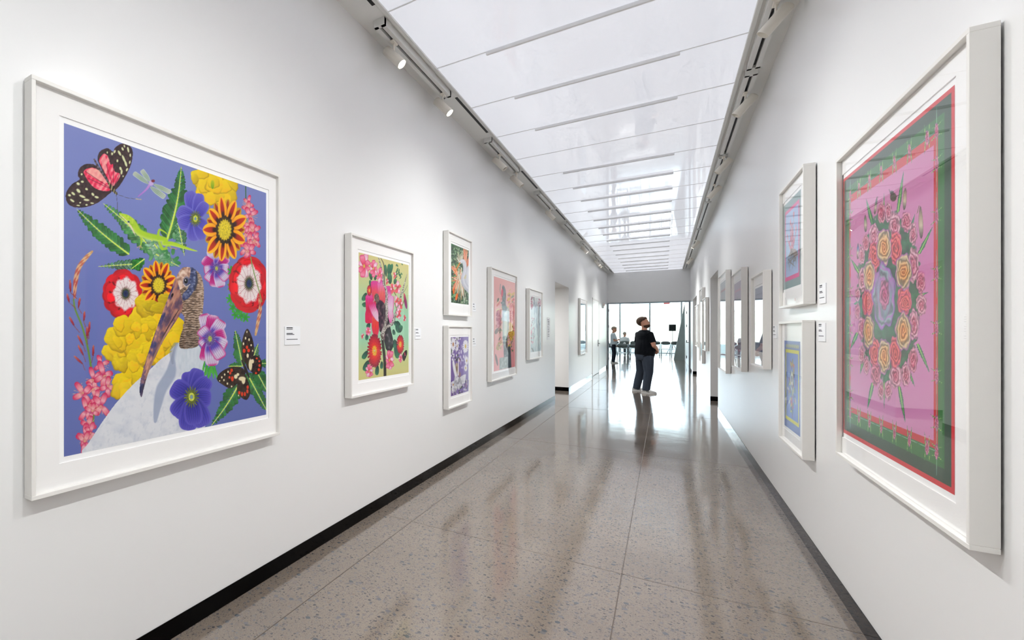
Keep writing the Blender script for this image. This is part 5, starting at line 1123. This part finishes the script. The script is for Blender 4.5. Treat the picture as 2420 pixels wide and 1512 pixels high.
framed('framed print mirroring the window glare, between side opening and white door', -1, 16.34, 1.582, 1.49, 1.522, (0, 0, 1.22, 1.27), art_simple('8ea4b4', 'c8d0d4', ['c8d0d0', '6a8090', 'b89aa0', '8aa48c'], 3))
framed('large framed print of a rose mandala on pink with a green border', 1, 3.104, 1.574, 1.432, 1.512, (-.078, .006, 1.240, 1.287), art_roses())
framed('small framed print of pink flower spikes on light blue, upper of a pair', 1, 5.018, 2.069, .862, .890, (-.099, .015, .616, .636), art_spikes())
framed('small framed print of a tall bloom on blue with yellow lines, lower of a pair', 1, 5.040, 1.076, .850, .893, (-.073, -.015, .570, .640), art_bluebloom())
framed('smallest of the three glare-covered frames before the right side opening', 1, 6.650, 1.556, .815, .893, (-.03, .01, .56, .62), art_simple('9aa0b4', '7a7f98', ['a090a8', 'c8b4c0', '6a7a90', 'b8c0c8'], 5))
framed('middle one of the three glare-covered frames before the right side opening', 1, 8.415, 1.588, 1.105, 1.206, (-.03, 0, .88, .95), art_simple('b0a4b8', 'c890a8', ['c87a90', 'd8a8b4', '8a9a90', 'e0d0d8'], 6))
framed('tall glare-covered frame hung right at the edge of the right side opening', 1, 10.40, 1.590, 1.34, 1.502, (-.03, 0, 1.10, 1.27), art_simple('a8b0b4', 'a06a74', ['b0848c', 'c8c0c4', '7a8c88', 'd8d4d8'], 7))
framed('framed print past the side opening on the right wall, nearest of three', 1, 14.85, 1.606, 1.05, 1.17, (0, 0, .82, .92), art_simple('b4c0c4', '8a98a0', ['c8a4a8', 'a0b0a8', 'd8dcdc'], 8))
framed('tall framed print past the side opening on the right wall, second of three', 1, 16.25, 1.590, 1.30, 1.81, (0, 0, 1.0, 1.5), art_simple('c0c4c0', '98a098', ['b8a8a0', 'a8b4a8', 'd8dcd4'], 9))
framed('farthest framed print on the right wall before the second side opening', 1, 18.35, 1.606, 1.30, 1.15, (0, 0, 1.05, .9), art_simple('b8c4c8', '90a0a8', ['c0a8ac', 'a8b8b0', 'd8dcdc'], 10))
card(-1, 2.514, 1.424, .164, .115, 'white label card beside the large stork print')
card(-1, 4.534, 1.428, .144, .100, 'white label card beside the vulture print')
card(-1, 6.30, 1.742, .14, .10, 'white label card beside the egret print')
card(-1, 6.30, 1.318, .14, .10, 'white label card beside the white wings print')
card(1, 4.434, 1.678, .158, .120, 'white label card beside the flower spike print')
card(1, 4.450, 1.445, .165, .112, 'white label card beside the blue bloom print')
card(1, 6.095, 1.444, .165, .110, 'white label card beside the smallest glare-covered frame')
card(-1, 11.27, 1.507, .28, .44, 'tall white wall text panel beside the left side opening', lines=tuple((.5 if k % 4 else .35, .40-.075*k, .028) for k in range(11)))
# ------------------------------------------------------------------ folding chairs in the far room
M['chairframe'] = mat('chair_frame_grey_steel', (112, 120, 124), rough=.35, metal=.4)
M['chairpad'] = mat('chair_grey_vinyl', (98, 112, 114), rough=.5)
M['chairseat'] = mat('chair_lit_seat', (206, 212, 214), rough=.4)  # paler than the backs: light falling on the seats put into the colour
cm = {}
def folding_chair(x, y, rz, label):
    if not cm:
        for s in (-1, 1):
            cm['front', s] = MB().tube([(s*.205, .235, .01), (s*.205, .06, .40), (s*.205, -.06, .62), (s*.200, -.135, .86)], .011, 8).mesh('leg', 'chairframe', True)
            cm['rear', s] = MB().tube([(s*.185, -.235, .01), (s*.185, -.02, .30), (s*.185, .14, .445)], .011, 8).mesh('leg', 'chairframe', True)
        b = MB(); n = 12; R = []
        for i in range(n+1):
            u = -1+2*i/n; ht = .115*math.sqrt(max(0., 1-abs(u)**3.2)); yy = -.125+.03*(u*u)*-1+.012
            R.append([b.bm.verts.new((u*.215, yy+dy-.12*(z-.76), z)) for dy, z in ((0, .775+ht), (0, .775-ht*.75), (-.016, .775-ht*.75), (-.016, .775+ht))])
        for i in range(n):
            for j in range(4): b.bm.faces.new((R[i][j], R[i][(j+1) % 4], R[i+1][(j+1) % 4], R[i+1][j]))
        b.bm.faces.new(R[0]); b.bm.faces.new(R[-1][::-1])
        cm['back'] = b.mesh('backrest', 'chairpad', True)
        cm['seat'] = MB().box(-.195, .195, -.19, .20, .435, .462, .012).mesh('seat', 'chairseat')
        cm['bar1'] = MB().tube([(-.205, .20, .085), (.205, .20, .085)], .008, 6).mesh('crossbar', 'chairframe'); cm['bar2'] = MB().tube([(-.185, -.20, .06), (.185, -.20, .06)], .008, 6).mesh('crossbar', 'chairframe')
    t = empty('folding_chair', (x, y, 0), rz)
    for s in (-1, 1): new_obj('leg', cm['front', s], None, t); new_obj('leg', cm['rear', s], None, t)
    for k, nm in (('back', 'backrest'), ('seat', 'seat'), ('bar1', 'crossbar'), ('bar2', 'crossbar')): new_obj(nm, cm[k], None, t)
    return tag(t, label, 'chair', 'grey folding chairs in the far room')
folding_chair(-2.02, 28.3, 0.1, 'grey folding chair right behind the woman by the glass, front row')
folding_chair(-1.54, 28.3, 0.0, 'grey folding chair in the front row, second from the glass frame')
folding_chair(-1.06, 28.3, -0.1, 'grey folding chair half hidden behind the standing man')
folding_chair(-.42, 36.4, 0.1, 'far grey folding chair just clear of the standing man')
folding_chair(.04, 36.4, 0.0, 'far grey folding chair in the middle of the row by the windows')
folding_chair(.50, 36.4, -0.1, 'far grey folding chair nearest to the slanted concrete pier')
folding_chair(-1.38, 36.4, 0.0, 'far grey folding chair beside the seated visitor in white')
folding_chair(-2.35, 36.4, 0.0, 'far grey folding chair at the window mullion end of the row')
folding_chair(-1.87, 36.4, 0.0, 'far grey folding chair that the visitor in white sits on')
# loudspeaker on a stand
t = empty('speaker_stand', (.36, 38.6, 0))
MB().tube([(0, 0, .35), (0, 0, 1.47)], .018, 10).obj('pole', 'darkmetal', t)
for k in range(3):
    a = k*2*PI/3+.4; MB().tube([(0, 0, .75), (math.cos(a)*.38, math.sin(a)*.38, .015)], .013, 8).obj('leg', 'darkmetal', t)
MB().tube([(0, 0, .70), (0, 0, .82)], .03, 10).obj('collar', 'darkmetal', t)
tag(t, 'thin black tripod stand by the slanted concrete pier', 'stand')
t = empty('loudspeaker', (.36, 38.6, 1.472))
MB().box(-.17, .17, -.14, .14, 0, .40, .02).obj('cabinet', mat('speaker_black', (24, 28, 30), rough=.6), t)
MB().box(-.15, .15, -.146, -.138, .03, .37, .004).obj('grille', mat('speaker_grille', (36, 44, 46), rough=.8), t)
tag(t, 'black loudspeaker box on a thin stand before the bright window', 'speaker')
# red sign hung under the far ceiling
t = empty('hanging_sign', (.10, 40.4, 3.30))
MB().box(-.15, .15, -.02, .02, -.11, .11, .004).obj('sign_face', mat('sign_red', (216, 60, 56), rough=.4), t)
for x in (-.1, .1): MB().tube([(x, 0, .11), (x, 0, FZ-3.30)], .006, 6).obj('hanger', 'greymetal', t)
tag(t, 'small red sign hanging near the ceiling before the far windows', 'sign')
# low wall and shrubs outside
pw_ = struct(MB().box(-14, 12, 47.0, 47.5, -.12, .55, .02).obj('wall_planter', 'concrete'))
# ------------------------------------------------------------------ people
def rot2(v, a): return (v[0]*math.cos(a)-v[1]*math.sin(a), v[0]*math.sin(a)+v[1]*math.cos(a))
def remesh(o, vox, smooth=3):
    m = o.modifiers.new('remesh', 'REMESH'); m.mode = 'VOXEL'; m.voxel_size = vox; m.use_smooth_shade = True
    s = o.modifiers.new('smooth', 'SMOOTH'); s.factor = .5; s.iterations = smooth
    return o
def person(loc, label, k=1.0, yaw=0.6, head_yaw=0.0, pitch=0.25, feet=(), arms=(), stout=1.0, seated=False, seat_z=.46,
           skin=(205, 150, 124), hair=(74, 54, 40), shirt=(14, 18, 24), pants=(60, 68, 80), shoe=(226, 226, 224), beard=True, group=None):
    P = empty('person', loc); nm = {}
    sk = mat('skin', skin, rough=.55, var=.05, vscale=30); sh = mat('shirt_fabric', shirt, rough=.9, spec=.2, bump=.25, bscale=22); pt = mat('trouser_fabric', pants, rough=.9, spec=.2, bump=.3, bscale=18)
    hr = mat('hair', hair, rough=.7, spec=.3, bump=.5, bscale=90); so = mat('shoe_leather', shoe, rough=.5); st = mat('shoe_stripe', (36, 38, 44), rough=.5)
    dz = (seat_z-.86*k) if seated else 0.0
    def T(f, s, z):   # torso frame: forward, to the right, up
        x, y = rot2((f*k, -s*k), yaw); return Vector((x, y, z*k+dz))
    F = Vector((*rot2((1, 0), yaw), 0)); S = Vector((*rot2((0, -1), yaw), 0))
    def torso(b, g, z0=0.0):
        secs = []
        for z, hw, hd, fo in ((.80, .150, .115, .0), (.86, .168, .128, 0), (.95, .176, .140, .005), (1.05, .176, .148, .02), (1.14, .176, .142, .02), (1.25, .184, .128, .008), (1.34, .188, .112, -.008), (1.41, .172, .094, -.014), (1.455, .120, .076, -.012), (1.485, .075, .064, -.004)):
            if z < z0: continue
            q = stout if z < 1.2 else (1+stout)/2
            secs.append((T(fo, 0, z), S*(hw*k*q+g), F*(hd*k*q+g)))
        b.rings(secs, 20)
    # head frame
    hc, hs = math.cos(pitch), math.sin(pitch)
    piv = T(.0, 0, 1.535)
    def Hd(f, s, z):
        f2, z2 = f*hc-z*hs, f*hs+z*hc; x, y = rot2((f2*k, -s*k), head_yaw); return piv+Vector((x, y, z2*k))
    def Hv(f, s, z): return Hd(f, s, z)-Hd(0, 0, 0)
    joints = []
    for sd, (el, ha) in zip((1, -1), arms): joints.append((T(-.01, sd*.185, 1.385), T(*el), T(*ha)))
    hips = [T(.0, sd*.092, .90) for sd in (1, -1)]; legs = []
    for hp, ft in zip(hips, feet):
        an = Vector((ft[0], ft[1], .085*k))
        if seated: kn = hp+F*.44*k+Vector((0, 0, .02)); an = Vector((kn.x+F.x*.02, kn.y+F.y*.02, .085*k))
        else: kn = (hp+an)/2+Vector((math.cos(ft[2])*.035, math.sin(ft[2])*.035, .0))
        legs.append((hp, kn, an, ft[2] if not seated else yaw))
    # --- body: one continuous surface
    b = MB(); torso(b, -.014)
    b.tube([T(-.02, 0, 1.42), T(-.006, 0, 1.50), Hd(.005, 0, .03), Hd(.01, 0, .10)], [.062*k, .056*k, .056*k, .055*k], 14)
    b.rings([(Hd(fo, 0, z), Hv(0, hw, 0), Hv(hd, 0, 0)) for z, fo, hw, hd in ((-.012, .050, .030, .038), (.010, .040, .050, .062), (.040, .030, .060, .078), (.075, .020, .068, .090), (.11, .012, .073, .096), (.15, .006, .076, .100), (.19, .0, .073, .097), (.22, -.004, .060, .080), (.24, -.006, .036, .048), (.247, -.006, .010, .014))], 18)
    b.rings([(Hd(.098, 0, .135), Hv(0, .008, 0), Hv(.010, 0, 0)), (Hd(.112, 0, .110), Hv(0, .013, 0), Hv(.012, 0, 0)), (Hd(.120, 0, .088), Hv(0, .017, 0), Hv(.015, 0, 0)), (Hd(.106, 0, .078), Hv(0, .012, 0), Hv(.012, 0, 0))], 10)
    b.tube([Hd(.100, -.022, .055), Hd(.108, 0, .056), Hd(.100, .022, .055)], .0075*k, 8); b.tube([Hd(.092, -.03, .150), Hd(.102, 0, .146), Hd(.092, .03, .150)], .010*k, 8)
    for sd in (1, -1):
        b.rings([(Hd(-.008, sd*.068, .085), Hv(.012, 0, 0), Hv(0, .012, .004)), (Hd(-.012, sd*.080, .105), Hv(.020, 0, 0), Hv(0, .008, .006)), (Hd(-.016, sd*.084, .135), Hv(.018, 0, 0), Hv(0, .008, .006)), (Hd(-.008, sd*.074, .150), Hv(.010, 0, 0), Hv(0, .006, .006))], 10)
    for sd, (a, e, h) in zip((1, -1), joints):
        b.tube([a, (a*.55+e*.45), e, (e*.55+h*.45), h], [.056*k, .053*k, .043*k, .043*k, .029*k], 14)
        d = (h-e).normalized(); n = d.cross(Vector((0, 0, 1))).normalized(); u = n.cross(d).normalized()
        inn = (-n if (n.dot(S)*sd) > 0 else n)
        b.rings([(h-d*.01, n*.022*k, u*.028*k), (h+d*.035*k, n*.017*k, u*.038*k), (h+d*.075*k, n*.014*k, u*.040*k), (h+d*.092*k, n*.010*k, u*.037*k)], 12)
        for i, (off, L) in enumerate(((.030, .058), (.010, .070), (-.011, .066), (-.031, .052))):
            p0 = h+d*.080*k+u*off*k; p1 = p0+d*L*.5*k+inn*.010*k; p2 = p1+d*L*.25*k+inn*.030*k
            b.tube([p0, p1, p2], [.0100*k, .0092*k, .0076*k], 8)
        p0 = h+d*.022*k+u*.030*k; b.tube([p0, p0+d*.03*k+u*.026*k+inn*.012*k, p0+d*.062*k+u*.026*k+inn*.024*k], [.013*k, .0105*k, .0085*k], 8)
    for hp, kn, an, fy in legs: b.tube([hp+Vector((0, 0, .04)), hp, kn, an], [.075*k, .080*k, .052*k, .036*k], 14)
    remesh(b.obj('body', sk, P), .0085, 2)
    # --- clothes
    b = MB(); torso(b, .010, .80)
    for a, e, h in joints:
        q = a+(e-a)*.72; sh0 = T(0, 0, 1.37)
        b.tube([a+(sh0-a)*.45+Vector((0, 0, .01)), a, a+(q-a)*.5, q], [.075*k, .073*k, .069*k, .070*k], 16)
    remesh(b.obj('t_shirt', sh, P), .011, 3)
    b = MB()
    b.rings([(T(0, 0, z), S*hw*k*stout, F*hd*k*stout) for z, hw, hd in ((.76, .135, .115), (.82, .165, .132), (.88, .176, .140), (.96, .172, .140))], 20)
    for hp, kn, an, fy in legs:
        b.tube([hp+Vector((0, 0, .02)), hp+(kn-hp)*.35, kn, kn+(an-kn)*.55, an-Vector((0, 0, .03*k))], [.098*k*stout, .094*k*stout, .082*k*(1+stout)/2, .074*k*(1+stout)/2, .068*k*(1+stout)/2], 18)
    remesh(b.obj('trousers', pt, P), .011, 3)
    for i, (hp, kn, an, fy) in enumerate(legs):
        fd = Vector((math.cos(fy), math.sin(fy), 0)); sd_ = Vector((math.sin(fy), -math.cos(fy), 0)); c0 = Vector((an.x, an.y, 0))
        b = MB(); b.rings([(c0+fd*x*k+Vector((0, 0, z*k)), sd_*w*k, Vector((0, 0, 1))*hh*k+fd*.0) for x, z, w, hh in ((-.085, .052, .020, .025), (-.070, .058, .034, .040), (-.02, .062, .040, .050), (.04, .056, .041, .045), (.10, .045, .045, .033), (.15, .038, .044, .026), (.185, .033, .032, .020), (.20, .030, .012, .010))], 16)
        o = remesh(b.obj('shoe', so, P), .007, 2)
        b = MB(); pts = []
        for j in range(22):
            a = 2*PI*j/22; x = math.cos(a); lx = .058+.148*x; w = .047*(1-.18*(x < 0)*abs(x))*math.sin(a)
            pts.append(c0+fd*lx*k+sd_*w*k)
        b.prism([p+Vector((0, 0, .0)) for p in pts], (0, 0, .026*k)); b.obj('sole', so, o)
        for sg in (-1, 1):
            b = MB()
            for j in range(2):
                p0 = c0+fd*(.035+.032*j)*k+sd_*sg*.043*k; b.tube([p0+Vector((0, 0, .030)), p0-fd*.028+Vector((0, 0, .075))-sd_*sg*.012], .006, 6)
            b.obj('stripe', st, o)
    # --- hair and beard
    b = MB(); b.sphere((0, 0, 0), 1.0, u=28, v=20)
    for v in b.bm.verts: pass
    rm = []
    for v in b.bm.verts:
        f, s, z = v.co.x*.116-.012, v.co.y*.088, v.co.z*.116+.162
        lim = .20-.55*max(0, min(.25, .075-f)) if f > -.05 else .055
        if f > .06 and z > .16: z += .020*min(1, (f-.03)/.05)
        if z < lim: rm.append(v)
        v.co = Hd(f, s, z)
    bmesh.ops.delete(b.bm, geom=rm, context='VERTS')
    o = b.obj('hair', hr, P, smooth=True); sm_ = o.modifiers.new('solid', 'SOLIDIFY'); sm_.thickness = .016; sm_.offset = -1
    if beard:
        b = MB(); b.sphere((0, 0, 0), 1.0, u=24, v=16); rm = []
        for v in b.bm.verts:
            f, s, z = v.co.x*.088+.032, v.co.y*.072, v.co.z*.060+.036
            if z > .062+.10*max(0, .03-f) or f < -.03: rm.append(v)
            v.co = Hd(f, s, z)
        bmesh.ops.delete(b.bm, geom=rm, context='VERTS')
        o = b.obj('beard', hr, P, smooth=True); sm_ = o.modifiers.new('solid', 'SOLIDIFY'); sm_.thickness = .012; sm_.offset = -1
    for sd in (1, -1):
        MB().sphere(Hd(.088, sd*.030, .125), .0105*k, u=12, v=8).obj('eye', mat('eye', (60, 48, 40), rough=.2), P, smooth=True)
    return tag(P, label, 'person')
person((-.375, 14.86, 0), 'man in a black t-shirt and dark jeans gazing up, hands clasped', k=1.0, yaw=math.radians(38), head_yaw=math.radians(4), pitch=math.radians(13), stout=1.24,
       feet=((.030, -.225, math.radians(-8)), (-.165, .190, math.radians(5))), arms=(((.02, .265, 1.115), (.235, .09, 1.005)), ((.02, -.265, 1.115), (.235, -.09, .985))))
person((-1.83, 27.6, 0), 'visitor in a pale shirt and dark trousers standing by the glass frame', k=.93, yaw=math.radians(10), head_yaw=math.radians(-10), pitch=math.radians(-12), stout=.95, beard=False,
       feet=((.0, -.10, math.radians(0)), (-.03, .12, math.radians(5))), arms=(((.02, .23, 1.10), (.17, .10, 1.14)), ((.0, -.23, 1.10), (.10, -.20, .90))), hair=(150, 138, 124), shirt=(190, 204, 214), pants=(36, 46, 58))
person((-1.87, 36.38, 0), 'seated visitor in a white top in the far row of chairs', k=.93, yaw=math.radians(80), head_yaw=math.radians(60), pitch=math.radians(-8), stout=.95, beard=False, seated=True, seat_z=.463+.085,
       feet=((0, 0, 0), (0, 0, 0)), arms=(((.05, .22, 1.12), (.30, .12, .98)), ((.05, -.22, 1.12), (.30, -.12, .98))), hair=(170, 160, 150), shirt=(226, 232, 236), pants=(120, 128, 138))
